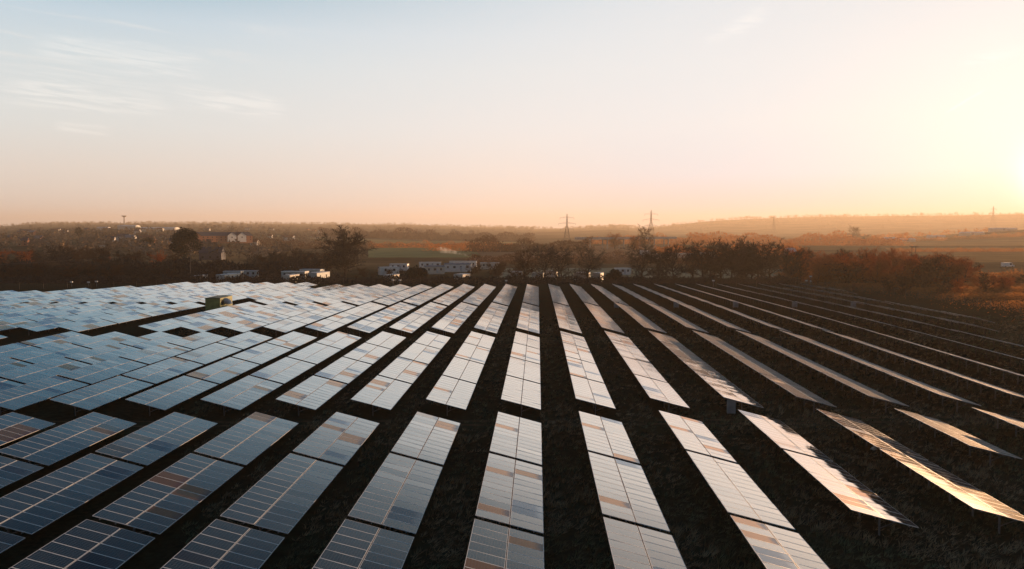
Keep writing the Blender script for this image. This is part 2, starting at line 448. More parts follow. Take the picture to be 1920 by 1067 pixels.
patch('meadow', [(690, 483), (905, 483), (880, 463), (690, 463)], (.27, .29, .14), (.20, .22, .10))
patch('meadow', [(470, 457), (1000, 457), (980, 450), (480, 450)], (.36, .29, .14), (.27, .22, .10), .02)
patch('stubble_field', [(880, 489), (1240, 489), (1230, 461), (900, 461)], (.30, .18, .11), (.21, .125, .075), .03)
patch('frosty_grass', [(930, 523), (1560, 523), (1540, 503), (950, 503)], (.30, .31, .23), (.17, .18, .12), .12)
patch('pasture', [(1480, 461), (2050, 462), (2050, 447), (1490, 447)], (.40, .24, .11), (.30, .17, .075), .02)
patch('pasture', [(1690, 492), (2060, 500), (2060, 465), (1660, 465)], (.42, .25, .11), (.31, .18, .08), .03)
patch('hill_field', [(1730, 443), (2100, 443), (2100, 428), (1760, 432)], (.34, .20, .09), (.25, .14, .065), .01)

# ------------------------------------------------------------------ solar tables
P, XR, WH, DZ, LOWZ = 6.584, .342, 3.518, .92, .72
SL = math.hypot(WH, DZ); TILT = math.atan2(DZ, WH)
TL = 12.2; NM = 12; MP = .974; MW = .958; MH = (SL - .045) / 2
ROWLEN = NM * MP
def module_mesh(name, g):
    """one framed module lying flat, long side along x, centred; glass on top inside an aluminium rim"""
    mb = MB(); a, b, t, e = MH / 2, MW / 2, .036, .022
    o = [(-a, -b), (a, -b), (a, b), (-a, b)]; i = [(-a + e, -b + e), (a - e, -b + e), (a - e, b - e), (-a + e, b - e)]
    for k in range(4):
        q = (k + 1) % 4
        mb.face([(*o[k], 0), (*o[q], 0), (*i[q], 0), (*i[k], 0)], 1)
        mb.face([(*o[q], 0), (*o[k], 0), (*o[k], -t), (*o[q], -t)], 1)
    mb.face([(*p, -.003) for p in i], 0)
    mb.face([(*p, -t + .008) for p in reversed(o)], 2)
    uv = []
    for fc, mi in zip(mb.f, mb.m):
        uv += [0, 0, 1, 0, 1, 1, 0, 1]
    mb.uv = uv
    return mb.mesh(name, [g, FRAME, DARKSTEEL])
GL = [G_CLEAN, G_DULL, G_WARM_REFL, G_PALE]
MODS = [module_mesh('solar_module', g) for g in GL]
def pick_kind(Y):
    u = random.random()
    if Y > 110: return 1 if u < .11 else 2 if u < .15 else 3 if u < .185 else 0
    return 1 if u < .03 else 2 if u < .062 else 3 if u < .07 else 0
def u_to_local(s, y, up=0.0):
    """s = distance up the slope from the low edge; local x=0 at mid table, low edge on +x"""
    return Vector((WH / 2 - s * math.cos(TILT) + up * math.sin(TILT), y, LOWZ + s * math.sin(TILT) + up * math.cos(TILT)))
BASIS = Matrix(((math.cos(TILT), 0, math.sin(TILT)), (0, 1, 0), (-math.sin(TILT), 0, math.cos(TILT)))).to_4x4()
def bank_mesh(which, mb, y0, Y, off=Vector((0, 0, 0)), ta=0, tb=0):
    """twelve modules of one half of a table, each very slightly out of true"""
    s0 = MH / 2 + which * (MH + .045)
    run = 0; kind = 0
    for k in range(NM):
        if run <= 0:
            kind = pick_kind(Y); run = random.choice((1, 2, 3, 4) if Y > 110 else (1, 1, 2)) if kind else 1
        run -= 1
        c = u_to_local(s0, y0 + (k + .5) * MP) + off
        rx, ry = random.gauss(0, .0045) + ta, random.gauss(0, .0055) + tb
        M = Matrix.Translation(c) @ BASIS @ Matrix.Rotation(rx, 4, 'X') @ Matrix.Rotation(ry, 4, 'Y')
        a, b, e = MH / 2, MW / 2, .022
        o = [(-a, -b), (a, -b), (a, b), (-a, b)]; i = [(-a + e, -b + e), (a - e, -b + e), (a - e, b - e), (-a + e, b - e)]
        for q in range(4):
            n = (q + 1) % 4
            mb.face([M @ Vector((*o[q], 0)), M @ Vector((*o[n], 0)), M @ Vector((*i[n], 0)), M @ Vector((*i[q], 0))], 4)
            mb.uv += [0, 0, 1, 0, 1, 1, 0, 1]
            mb.face([M @ Vector((*o[n], 0)), M @ Vector((*o[q], 0)), M @ Vector((*o[q], -.035)), M @ Vector((*o[n], -.035))], 4)
            mb.uv += [0, 0, 1, 0, 1, 1, 0, 1]
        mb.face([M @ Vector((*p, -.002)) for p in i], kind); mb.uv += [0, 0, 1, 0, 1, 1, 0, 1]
        mb.face([M @ Vector((*p, -.03)) for p in reversed(o)], 5); mb.uv += [0, 0, 1, 0, 1, 1, 0, 1]
    return mb
BANKM = GL + [FRAME, DARKSTEEL]
POST_Y = [.75, 3.35, 5.9, 8.45, 11.0]
def post_mesh():
    mb = MB(); z1 = LOWZ + SL * .5 * math.sin(TILT) - .12
    # C-section pile
    mb.box((0, 0, (z1 - .3) / 2), (.012, .12, z1 + .3)); mb.box((.03, .057, (z1 - .3) / 2), (.05, .01, z1 + .3)); mb.box((.03, -.057, (z1 - .3) / 2), (.05, .01, z1 + .3))
    return mb.mesh('post', STEEL)
POSTM = post_mesh()
def brace_mesh():
    mb = MB()
    mb.tube((.04, 0, .35), u_to_local(.7, 0, -.14), .03, n=4)
    return mb.mesh('brace', STEEL)
def rafter_mesh():
    mb = MB(); mb.box((0, 0, -.15), (SL - .5, .06, .10)); me = mb.mesh('rafter', STEEL); return me
def purlin_mesh():
    mb = MB(); mb.box((0, ROWLEN / 2, -.07), (.06, ROWLEN + .1, .07)); return mb.mesh('purlin', STEEL)
BRACEM, RAFTM, PURLM = brace_mesh(), rafter_mesh(), purlin_mesh()

tables = []   # (row, block, index, X centre, Y start)
B1, B2, B3, B4 = 64.62, 69.07, 122.0, 173.4
for i in range(-27, 15):
    xc = XR + P * i - WH / 2
    sk = .072 * P * i if i > 0 else .036 * P * max(i, -9)
    sk3 = .072 * P * i if i > 0 else 0
    n1 = 4 if i <= 2 else {3: 2, 4: 2, 5: 1, 6: 1}.get(i, 0)
    for k in range(n1): tables.append((i, 1, k, xc, B1 + sk - TL * (k + 1)))
    if i != -11 and i <= 10:
        for k in range(4): tables.append((i, 2, k, xc, B2 + sk + TL * k))
    if i != -10:
        for k in range(4):
            if i <= 11 or (i == 12 and k > 0): tables.append((i, 3, k, xc, B3 + sk3 + TL * k))
    n4 = 6 if i > -10 else 7
    if i <= -18: n4 = {-18: 5, -19: 4}.get(i, 3)
    for k in range(n4):
        if i == 13 and k < 3 or i > 13: continue
        if i == -10 and (k < 1 or k > 4): continue
        tables.append((i, 4, k, xc, B4 + sk3 + TL * k))
def visible_area(t):
    i, b, k, xc, y = t
    g = ground(xc, y + 6)
    pts = [project(xc + WH / 2, y, g + LOWZ), project(xc - WH / 2, y, g + LOWZ + DZ), project(xc - WH / 2, y + ROWLEN, g + LOWZ + DZ), project(xc + WH / 2, y + ROWLEN, g + LOWZ)]
    if any(p is None for p in pts): return -1
    x0 = min(p[0] for p in pts); x1 = max(p[0] for p in pts); y0 = min(p[1] for p in pts)
    if x1 < 3 or x0 > W0 - 3 or y0 > H0 - 3: return 0
    # clip to the frame
    poly = pts
    for ax, lim, sg in ((0, 0, 1), (0, W0, -1), (1, H0, -1)):
        q = []
        for a, c in zip(poly, poly[1:] + poly[:1]):
            ia, ic = (a[ax] - lim) * sg >= 0, (c[ax] - lim) * sg >= 0
            if ia: q.append(a)
            if ia != ic:
                t_ = (lim - a[ax]) / (c[ax] - a[ax]); q.append((a[0] + (c[0] - a[0]) * t_, a[1] + (c[1] - a[1]) * t_))
        poly = q
        if not poly: return 0
    return abs(sum(a[0] * c[1] - c[0] * a[1] for a, c in zip(poly, poly[1:] + poly[:1]))) / 2
ORD = 'zeroth first second third fourth fifth sixth seventh eighth ninth tenth eleventh twelfth thirteenth fourteenth fifteenth sixteenth seventeenth eighteenth nineteenth twentieth twenty-first twenty-second twenty-third twenty-fourth twenty-fifth twenty-sixth twenty-seventh twenty-eighth'.split()
def table_label(t):
    i, b, k, xc, y = t
    tone = 'golden' if i > 2 else 'silvery' if i > -3 else 'pale blue' if b > 1 else 'dark blue'
    where = {1: 'before nearest cross path', 2: 'beyond nearest cross path', 3: 'beyond middle cross path', 4: 'beyond farthest cross path'}[b]
    row = 'in the upright centre row' if i == 0 else '%s row %s of the upright one' % (ORD[abs(i)], 'left' if i < 0 else 'right')
    return '%s solar table, %s %s, %s' % (tone, ORD[k + 1], where, row)
areas = sorted([(visible_area(t), t) for t in tables], key=lambda a: -a[0])
GRP = 'solar tables standing in long rows'
shown = [a for a in areas if a[0] > 1][:300]
keep = set(a[1] for a in shown)
print('tables', len(tables), 'in view', len([a for a in areas if a[0] > 1]))
def table(t, detail):
    i, b, k, xc, y = t
    yc = y; g = ground(xc, y + 6)
    t_e = empty('solar_table', (xc, yc, g), 0, table_label(t), 'solar table', GRP)
    slope = math.atan2(ground(xc, y + ROWLEN) - ground(xc, y), ROWLEN)
    t_e.rotation_euler = (slope, 0, 0)
    ta, tb = random.gauss(0, .002), random.gauss(0, .003)
    if detail:
        for w in (0, 1):
            s0 = MH / 2 + w * (MH + .045); run = 0; kind = 0
            for q in range(NM):
                if run <= 0:
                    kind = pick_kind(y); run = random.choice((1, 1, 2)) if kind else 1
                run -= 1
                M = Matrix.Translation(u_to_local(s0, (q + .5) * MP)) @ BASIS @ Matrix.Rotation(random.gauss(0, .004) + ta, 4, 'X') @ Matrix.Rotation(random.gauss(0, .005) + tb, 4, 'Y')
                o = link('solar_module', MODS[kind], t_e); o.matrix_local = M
                if kind == 2: o['label'] = 'module with an orange reflection painted in'
    else:
        for w, nm in ((0, 'module_bank'), (1, 'module_bank')):
            mb = MB(); mb.uv = []
            bank_mesh(w, mb, 0, y, ta=ta, tb=tb); mb.build(nm, BANKM, t_e)
    n_det = detail or (i >= 1 and y < 175)
    for py in POST_Y:
        link('post', POSTM, t_e, (0, py, 0))
        if n_det: link('brace', BRACEM, t_e, (0, py + .06, 0))
        if n_det:
            o = link('rafter', RAFTM, t_e); o.matrix_local = Matrix.Translation(u_to_local(SL / 2, py + .02)) @ BASIS
    for s in (.5, 1.35, 2.35, 3.2):
        if n_det or s in (.5, 3.2):
            o = link('purlin', PURLM, t_e); o.matrix_local = Matrix.Translation(u_to_local(s, 0)) @ BASIS
for a, t in areas:
    if t in keep: table(t, t[4] < 92 and a > 1100)
rest = MB(); rest.uv = []
for a, t in areas:
    if t in keep or a < 0: continue
    i, b, k, xc, y = t
    if y < 30 or abs(az_px(xc, y + 6) - 960) > 1250: continue
    off = Vector((xc, y, ground(xc, y + 6)))
    for w in (0, 1): bank_mesh(w, rest, 0, y, off)
    for py in POST_Y:
        rest.box(off + Vector((0, py, .5)), (.05, .12, 1.2), 5); rest.uv += [0] * 48
tag(rest.build('distant_solar_tables', BANKM), 'far rows of small solar tables at the field edge', 'solar tables', kind='stuff')

# inverter cabinets hung on the row ends
def inverter(i, Y, w, h, z0, label):
    x = XR + P * i - WH + .75
    e = empty('inverter_cabinet', (x, Y, ground(x, Y)), 0, label, 'cabinet', 'inverter cabinets on the row ends')
    b = MB(); b.box((0, 0, z0 + h / 2), (w, .32, h)); b.build('cabinet_body', CABINET, e)
    d = MB(); d.box((-w * .24, -.166, z0 + h / 2), (w * .44, .012, h * .92)); d.build('door', CABINET, e)
    d = MB(); d.box((w * .24, -.166, z0 + h / 2), (w * .44, .012, h * .92)); d.build('door', CABINET, e)
    for s in (-1, 1):
        l = MB(); l.box((s * w * .4, .05, z0 / 2 - .05), (.06, .06, z0 + .1)); l.build('leg', STEEL, e)
inverter(3, B2 + .072 * P * 3 + .35, .72, 1.2, .12, 'grey cabinet under the third golden table row, beside the nearest cross path')
for i in (3, 5, 7, 9, 11):
    inverter(i, B4 + .072 * P * i - .5, 1.1, 1.25, .2, 'small grey cabinet at farthest cross path, %s row right of upright one' % ORD[i])

# green transformer cabin
def cabin():
    x0, Y0 = -66.9, 161.5
    e = empty('transformer_cabin', (x0, Y0, ground(x0, Y0)), 0, 'small green transformer cabin with a curved vent cowl among the blue tables', 'cabin')
    w, l, h = 3.1, 6.6, 2.9
    b = MB(); b.box((0, l / 2, h / 2), (w, l, h))
    for q in range(9):
        b.box((w / 2 + .012, .5 + q * .7, h / 2), (.03, .05, h - .3))
        b.box((-w / 2 - .012, .5 + q * .7, h / 2), (.03, .05, h - .3))
    b.build('wall', GREEN, e)
    r = MB(); r.prism([(-w / 2 - .1, h + .002), (w / 2 + .1, h + .002), (w / 2 + .1, h + .1), (0, h + .22), (-w / 2 - .1, h + .1)], -.1, l + .1); r.build('roof', GREEN_ROOF, e)
    d = MB(); d.box((-.6, -.02, 1.15), (1.0, .05, 2.1)); d.build('door', GREEN, e)
    d = MB(); d.box((.65, -.02, 1.15), (1.0, .05, 2.1)); d.build('door', GREEN, e)
    c = MB()   # elbow cowl on the sunlit side
    n = 12; cx = w / 2; yc, zc, rad = 2.6, 2.05, .62
    rings = []
    for k in range(6):
        a = k / 5 * math.pi / 2.2
        rings.append((Vector((cx + .95 * math.sin(a), yc, zc + .15 - .75 * (1 - math.cos(a)))), a))
    vs = []
    for p, a in rings:
        ux, uz = Vector((0, 1, 0)), Vector((math.sin(a) * .0 + math.sin(a), 0, math.cos(a)))
        for q in range(n):
            t = 2 * math.pi * q / n; vs.append(p + ux * math.cos(t) * rad + uz * math.sin(t) * rad)
    b0 = len(c.v); c.v += [tuple(v) for v in vs]
    for k in range(5):
        for q in range(n):
            c.f.append((b0 + k * n + q, b0 + k * n + (q + 1) % n, b0 + (k + 1) * n + (q + 1) % n, b0 + (k + 1) * n + q)); c.m.append(0)
    co_ = c.build('vent_cowl', LIGHTROOF, e)
    m = MB(); p, a = rings[-1]
    ux, uz = Vector((0, 1, 0)), Vector((math.sin(a), 0, math.cos(a)))
    m.face([p + Vector((-.02, 0, .03)) + ux * math.cos(2 * math.pi * q / n) * rad * .95 + uz * math.sin(2 * math.pi * q / n) * rad * .95 for q in range(n)])
    m.build('opening', BLACK, co_)
    g = MB(); g.tube((cx + .01, 1.15, 2.0), (cx + .06, 1.15, 2.0), .55, n=16); g.build('vent_opening', BLACK, e)
    lv = MB()
    for q in range(6): lv.box((cx + .03, 4.9, .7 + q * .22), (.05, 1.5, .08))
    lv.build('louvre', GREEN_ROOF, e)
    pl = MB(); pl.box((0, l / 2, .03), (w + 1.4, l + 1.2, .14)); tag(pl.build('concrete_pad', CONCRETE, e))
cabin()

# white scrap on the grass
def scrap():
    x, y = 25.2, 59.5
    mb = MB(); n = 9
    for k in range(n):
        a0, a1 = 2 * math.pi * k / n, 2 * math.pi * (k + 1) / n
        r0 = .20 + .09 * math.sin(k * 2.3); r1 = .20 + .09 * math.sin((k + 1) % n * 2.3)
        p0, p1 = Vector((r0 * math.cos(a0) * 1.3, r0 * math.sin(a0), .02)), Vector((r1 * math.cos(a1) * 1.3, r1 * math.sin(a1), .02))
        t0, t1 = p0 * .55 + Vector((0, 0, .16 + .05 * math.sin(k * 3.1))), p1 * .55 + Vector((0, 0, .16 + .05 * math.sin((k + 1) % n * 3.1)))
        mb.face([p0, p1, t1, t0]); mb.face([t0, t1, (0, 0, .24)])
    o = mb.build('plastic_bag', WHITE); o.location = (x, y, ground(x, y))
    tag(o, 'small crumpled white bag lying on the grass under a golden table', 'litter')
scrap()

# ------------------------------------------------------------------ grass
def grass():
    mats = [mat('grass_brown', (.24, .20, .12), .9, 0, .45, .7), mat('grass_green', (.085, .12, .065), .9, 0, .45, .7)]
    mb = MB(); rnd = random.Random(3); n = 0
    while n < 22000:
        D = 26 + 130 * rnd.random() ** 1.7
        px = rnd.uniform(330, 1990); x, y = xy(px, D)
        q = ((x - XR) % P)          # clear of the strip right under a table
        if q > P - WH + .5 and px < 1250: continue
        z = ground(x, y); h = rnd.uniform(.12, .36) * (1.35 if noise.noise(Vector((x * .25, y * .25, 0))) > .1 else .75)
        mi = 0 if noise.noise(Vector((x * .12, y * .12, 5))) > -.05 else 1
        for k in range(7):
            a = rnd.uniform(0, 6.28); s = rnd.uniform(.1, .28); w = .012 + D * .00022
            bx, by = x + math.cos(a) * s * .5, y + math.sin(a) * s * .5
            tx, ty = bx + math.cos(a) * s + .12, by + math.sin(a) * s
            mb.face([(bx - w * math.sin(a), by + w * math.cos(a), z), (bx + w * math.sin(a), by - w * math.cos(a), z), (tx, ty, z + h * rnd.uniform(.6, 1.2))], mi)
        n += 1
    tag(mb.build('grass', mats), 'rough winter grass between the table rows', 'grass', kind='stuff')
grass()

def track():
    mb = MB(); rnd = random.Random(8)
    for Yc in (119.0, 121.0, 66.2, 67.7):
        pv = None
        for k in range(0, 150):
            x = -70 + k; sk = (.072 if x > 0 else .0 if Yc > 100 else .036) * x
            y = Yc + sk + noise.noise(Vector((x * .08, Yc, 0))) * .35; w = .28 + .10 * noise.noise(Vector((x * .4, Yc, 3)))
            c = [(x, y - w, ground(x, y) + .012), (x, y + w, ground(x, y) + .012)]
            if pv: mb.face([pv[0], c[0], c[1], pv[1]])
            pv = c
    tag(mb.build('path', mat('worn_grass', (.085, .070, .045), 1, 0, 0, .8, 0, .2, (.03, .03, .02), detail=7)), kind='structure')
track()
# ------------------------------------------------------------------ trees
def limb(mb, p, d, ln, r0, r1, nseg, wob, rnd, n, lift=0.0):
    pts = [p]; q = Vector(p); dd = Vector(d).normalized()
    for k in range(nseg):
        dd = (dd + Vector((rnd.gauss(0, wob), rnd.gauss(0, wob), rnd.gauss(0, wob) + lift))).normalized()
        nq = q + dd * (ln / nseg)
        a, b = r0 + (r1 - r0) * k / nseg, r0 + (r1 - r0) * (k + 1) / nseg
        mb.tube(q, nq, a, b, n, cap=False)
        q = nq; pts.append(q)
    return pts, dd
def bare_tree(seed, h, spread, fork, nl, nb, nt, tw, lift=.05, rt=.42):
    """trunk + limbs in one mesh, branches and twigs in another"""
    rnd = random.Random(seed); T = MB(); C = MB()
    pts, d = limb(T, Vector((0, 0, -.3)), Vector((rnd.gauss(0, .04), rnd.gauss(0, .04), 1)), h * fork + .3, rt, rt * .7, 4, .05, rnd, 8)
    top = pts[-1]
    leader, d2 = limb(T, top, Vector((rnd.gauss(0, .15), rnd.gauss(0, .15), 1)), h * (1 - fork) * .62, rt * .6, rt * .16, 5, .14, rnd, 6)
    bases = []
    for k in range(nl):
        t = k / nl; a = k * 2.4 + rnd.uniform(-.4, .4)
        st = (pts + leader[1:])[3 + int(t * 5.5)] if k else pts[2]
        up = .25 + t * 1.1
        dv = Vector((math.cos(a) * spread, math.sin(a) * spread, up))
        rz_, rx_ = h * .46, h * (.20 + .24 * spread); u = dv.normalized(); q = Vector((st.x / rx_, st.y / rx_, (st.z - h * .54) / rz_)); g = Vector((u.x / rx_, u.y / rx_, u.z / rz_))
        bq, cq = q.dot(g), q.dot(q) - 1   # limb runs to the rounded outline of the crown
        ln = max(h * .2, (-bq + math.sqrt(max(0, bq * bq - g.dot(g) * cq))) / g.dot(g) * rnd.uniform(.72, .9))
        lp, _ = limb(T, st, dv, ln, rt * .42 * (1 - .4 * t), rt * .1, 5, .12, rnd, 5, lift)
        bases.append(lp)
    bases.append(leader)
    def twig(p, dv, ln, r):
        tp, dd = limb(C, p, dv, ln, r, r * .45, 2, .25, rnd, 3, lift)
        for _ in range(nt):
            s = tp[rnd.choice((1, 1, 2))]
            e = (dd + Vector((rnd.gauss(0, .6), rnd.gauss(0, .6), rnd.gauss(.12, .45)))).normalized()
            C.tube(s, s + e * ln * rnd.uniform(.4, .8), tw, tw * .6, 3, cap=False)
    for lp in bases:
        for _ in range(nb):
            j = rnd.randint(1, len(lp) - 1); s = lp[j]
            out = Vector((s.x, s.y, 0)); out = out.normalized() if out.length > .1 else Vector((1, 0, 0))
            dv = (out * rnd.uniform(.1, 1) + Vector((rnd.gauss(0, .6), rnd.gauss(0, .6), rnd.uniform(-.1, 1.0)))).normalized()
            bp, bd = limb(C, s, dv, h * rnd.uniform(.12, .22), tw * 2.4, tw * 1.2, 3, .22, rnd, 3, lift)
            for _ in range(nb - 2):
                q = bp[rnd.randint(1, 3)]
                e = (bd * .6 + Vector((rnd.gauss(0, .6), rnd.gauss(0, .6), rnd.uniform(-.3, .8)))).normalized()
                twig(q, e, h * rnd.uniform(.05, .10), tw * 1.3)
    return T.mesh('trunk', BARK), C
PROTO = {}
def proto(key, seed, h, spread, fork, nl, nb, nt, tw, mtl, **k):
    T, C = bare_tree(seed, h, spread, fork, nl, nb, nt, tw, **k)
    PROTO[key] = (T, {m.name: C.mesh('crown', m) for m in mtl})
TW3 = [TWIG, TWIG_RED, TWIG_GREY]
proto('oakA', 11, 14, 1.0, .20, 18, 9, 6, .040, TW3)
proto('oakB', 23, 14, .9, .26, 10, 8, 5, .036, TW3)
proto('oakC', 37, 14, 1.2, .17, 12, 8, 5, .036, TW3)
proto('slim', 41, 14, .55, .22, 10, 8, 5, .034, TW3, rt=.3)
proto('shrubA', 51, 6, 1.0, .06, 9, 8, 4, .026, TW3, rt=.14)
proto('shrubB', 67, 6, 1.3, .05, 10, 8, 4, .026, TW3, rt=.12)
proto('shrubC', 71, 6, .8, .08, 9, 8, 4, .026, TW3, rt=.13)
def tree(key, name, px, D, h, label, cat='tree', group=None, m=TWIG, wx=1.0, rz=None, dz=0):
    T, C = PROTO[key]; h0 = 6 if key.startswith('shrub') else 14
    x, y = xy(px, D); s = h / h0
    e = empty(name, (x, y, ground(x, y) + dz), random.uniform(0, 6.28) if rz is None else rz, label, cat, group)
    e.scale = (s * wx, s * wx, s)
    link('trunk', T, e); link('crown', C[m.name], e)
    return e
# the big oak and the tree line behind the rows
tree('oakA', 'oak_tree', 646, 335, 19.3, 'big spreading bare oak behind the caravans, broadest crown left of centre', m=TWIG_GREY, wx=1.2, rz=2.2)
LINE = [(985, 292, 12.5, 'oakB', 1.0, 'bare tree at the left end of the tree line behind the field'),
        (1022, 300, 13, 'slim', 1.2, 'slim bare tree beside the first tree of the tree line'),
        (1052, 292, 12.6, 'slim', 1.3, 'slender bare tree behind the row ends, left of the broad tree near the orange caravan'),
        (1102, 288, 13.6, 'oakB', 1.15, 'broad bare tree standing just beside the sunlit caravan end'),
        (1203, 290, 13.6, 'slim', 1.5, 'bare tree with twin dark stems, left of the low-limbed oak'),
        (1266, 284, 15.2, 'oakC', 1.05, 'bare oak with a thick trunk and low spreading limbs at the field edge'),
        (1320, 286, 14.8, 'slim', 1.5, 'tall bare tree just right of the low-limbed oak'),
        (1352, 290, 15.4, 'oakB', 1.0, 'bare tree with a dense crown, second right of the low-limbed oak'),
        (1374, 285, 14.6, 'slim', 1.3, 'upright bare tree right of the white box post at the field edge'),
        (1394, 292, 15.2, 'oakA', .95, 'bare tree with low dark boughs near the middle of the right tree group'),
        (1424, 286, 14.4, 'slim', 1.4, 'thin bare tree with an orange-lit crown in the right tree group'),
        (1446, 290, 15.0, 'oakB', 1.05, 'bare tree leaning outward near the end of the right tree group'),
        (1236, 296, 11.5, 'slim', 1.3, 'small bare tree squeezed between the twin stemmed tree and the low-limbed oak'),
        (1300, 300, 13.5, 'oakB', .9, 'bare tree half hidden behind the low-limbed oak on its right side'),
        (1336, 298, 14.0, 'oakC', .85, 'bare tree with crossing limbs behind the tall tree of the right group'),
        (1410, 300, 14.4, 'oakC', .9, 'bare tree with spreading boughs behind the thin orange-lit one'),
        (1503, 296, 12.0, 'oakB', 1.0, 'bare tree standing past the last big one, rising from the thicket'),
        (1478, 292, 13.6, 'oakC', .9, 'last big bare tree of the tree line, beside the orange thicket')]
for px, D, h, key, wx, lab in LINE:
    tree(key, 'bare_tree', px, D, h, lab, group='bare trees along the far field edge', m=random.choice((TWIG, TWIG_GREY)), wx=wx)
# tall tree by the second pylon, round copse on the right
tree('oakB', 'bare_tree', 1209, 700, 24, 'tall bare tree standing in front of the second pylon', m=TWIG, wx=.9)
tree('oakC', 'bare_tree', 1602, 1640, 26, 'rounded bare tree alone on the misty skyline at the right', m=TWIG, wx=1.35)
tree('shrubB', 'bare_shrub', 1626, 1635, 12, 'low bush at the foot of the rounded skyline tree', 'shrub', m=TWIG, wx=1.5)
tree('oakA', 'bare_tree', 1190, 760, 15, 'small bare tree beside the tall tree at the bridge', m=TWIG_RED, wx=1.1)
tree('oakA', 'bare_tree', 1153, 900, 17, 'round reddish bare tree behind the bridge', m=TWIG_RED, wx=1.2)
# thickets: trees that read as a dark mass, each its own
rn = random.Random(12)
def thicket(n, px0, px1, D0, D1, h0, h1, keys, label, group, mats, name='bare_shrub', cat='shrub', top=None):
    for k in range(n):
        px = px0 + (px1 - px0) * (k + rn.random()) / n; D = rn.uniform(D0, D1)
        h = rn.uniform(h0, h1)
        if top:
            x, y = xy(px, D); h = min(h, max(2.0, zat(lerp_table(top, px) + rn.uniform(0, 7), D) - ground(x, y)))
        tree(rn.choice(keys), name, px, D, h, label, cat, group, rn.choice(mats), rn.uniform(.9, 1.4))
SH = ('shrubA', 'shrubB', 'shrubC'); OK_ = ('oakA', 'oakB', 'oakC', 'slim')
TOPL = [(0, 464), (60, 462), (130, 455), (200, 462), (260, 466), (330, 470), (340, 478), (400, 478), (470, 474), (520, 464), (600, 462), (700, 490)]
thicket(34, -20, 330, 292, 330, 6, 12, SH + OK_, 'bare shrub or young tree in the dark thicket beyond the left panels', 'bare trees of the left thicket', (TWIG, TWIG_GREY), top=[(a, b + 28) for a, b in TOPL])
thicket(26, -30, 330, 350, 480, 8, 15, OK_ + SH, 'bare brown tree in the wood behind the left thicket', 'bare trees of the wood behind the left thicket', (TWIG, TWIG_RED, TWIG, TWIG_GREY, TWIG), 'bare_tree', 'tree', top=TOPL)
thicket(16, 470, 620, 340, 420, 7, 13, OK_ + SH, 'bare tree in the dark wood between the caravans and the far meadow', 'bare trees of the wood left of the big oak', (TWIG, TWIG_GREY), 'bare_tree', 'tree', top=TOPL)
thicket(14, 660, 800, 300, 345, 2, 4.5, SH, 'bare shrub beside the white caravans, right of the big oak', 'shrubs round the caravans', (TWIG, TWIG_GREY), top=[(660, 478), (700, 486), (800, 510)])
thicket(10, 870, 1010, 310, 380, 5, 9, SH, 'bare shrub between the caravans and the tree line', 'shrubs left of the tree line', (TWIG, TWIG_GREY), top=[(870, 492), (930, 482), (1010, 478)])
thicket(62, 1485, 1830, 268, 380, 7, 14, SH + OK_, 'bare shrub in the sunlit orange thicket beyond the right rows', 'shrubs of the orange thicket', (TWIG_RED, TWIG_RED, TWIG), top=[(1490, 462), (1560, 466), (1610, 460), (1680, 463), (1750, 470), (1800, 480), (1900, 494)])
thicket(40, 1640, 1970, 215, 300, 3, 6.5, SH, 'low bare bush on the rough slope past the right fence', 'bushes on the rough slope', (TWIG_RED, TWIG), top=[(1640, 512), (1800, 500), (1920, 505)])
# evergreen dome on the left
def leaf_tree(name, px, D, h, w, label, seed, base=.12, n=5200, mtl=LEAF):
    x, y = xy(px, D); rnd = random.Random(seed)
    e = empty(name, (x, y, ground(x, y)), 0, label, 'tree')
    T = MB(); limb(T, Vector((0, 0, -.3)), Vector((0, 0, 1)), h * .6, .5, .2, 4, .06, rnd, 7)
    for k in range(8):
        a = k * 2.4; limb(T, Vector((0, 0, h * (.18 + .05 * k))), Vector((math.cos(a), math.sin(a), .8)), w * .4, .18, .05, 4, .15, rnd, 5)
    T.build('trunk', BARK, e)
    C = MB(); lobes = [(Vector((0, 0, h * .52)), w * .40)]
    for k in range(16):
        a = rnd.uniform(0, 6.28); t = rnd.uniform(-.5, 1)
        rr = w * .36 * math.sqrt(max(.05, 1 - max(0, t) ** 2)); lobes.append((Vector((rr * math.cos(a), rr * math.sin(a), h * (.50 + .34 * t))), w * rnd.uniform(.13, .22)))
    for k in range(n):
        c, r = rnd.choice(lobes); v = Vector((rnd.gauss(0, 1), rnd.gauss(0, 1), rnd.gauss(0, 1))).normalized() * r * (rnd.random() ** .4) * 1.05
        p = c + v
        if p.z < h * base: continue
        s = rnd.uniform(.25, .55); u = Vector((rnd.gauss(0, 1), rnd.gauss(0, 1), rnd.gauss(0, .6))).normalized(); q = u.orthogonal().normalized()
        C.face([p - u * s - q * s * .4, p + u * s * .2 - q * s * .6, p + u * s, p + q * s * .7])
    C.build('crown', mtl, e)
leaf_tree('evergreen_tree', 348, 430, 21, 18, 'dark rounded evergreen tree left of the brick houses', 5, .02, 6500)
leaf_tree('evergreen_tree', 276, 640, 11, 13, 'low dark evergreen further off, left of the rounded evergreen', 9, .02, 2500)
leaf_tree('evergreen_tree', 148, 1000, 17, 10, 'small dark conifer on the suburban skyline at the left', 19, .1, 1500)
leaf_tree('evergreen_tree', 1152, 282, 5.0, 5.5, 'dark green bush beside the pale caravan, right of the broad tree', 29, .0, 2200)
leaf_tree('evergreen_tree', 782, 292, 5.2, 8, 'dark ivy covered bush in front of the white caravans', 31, .0, 2600)

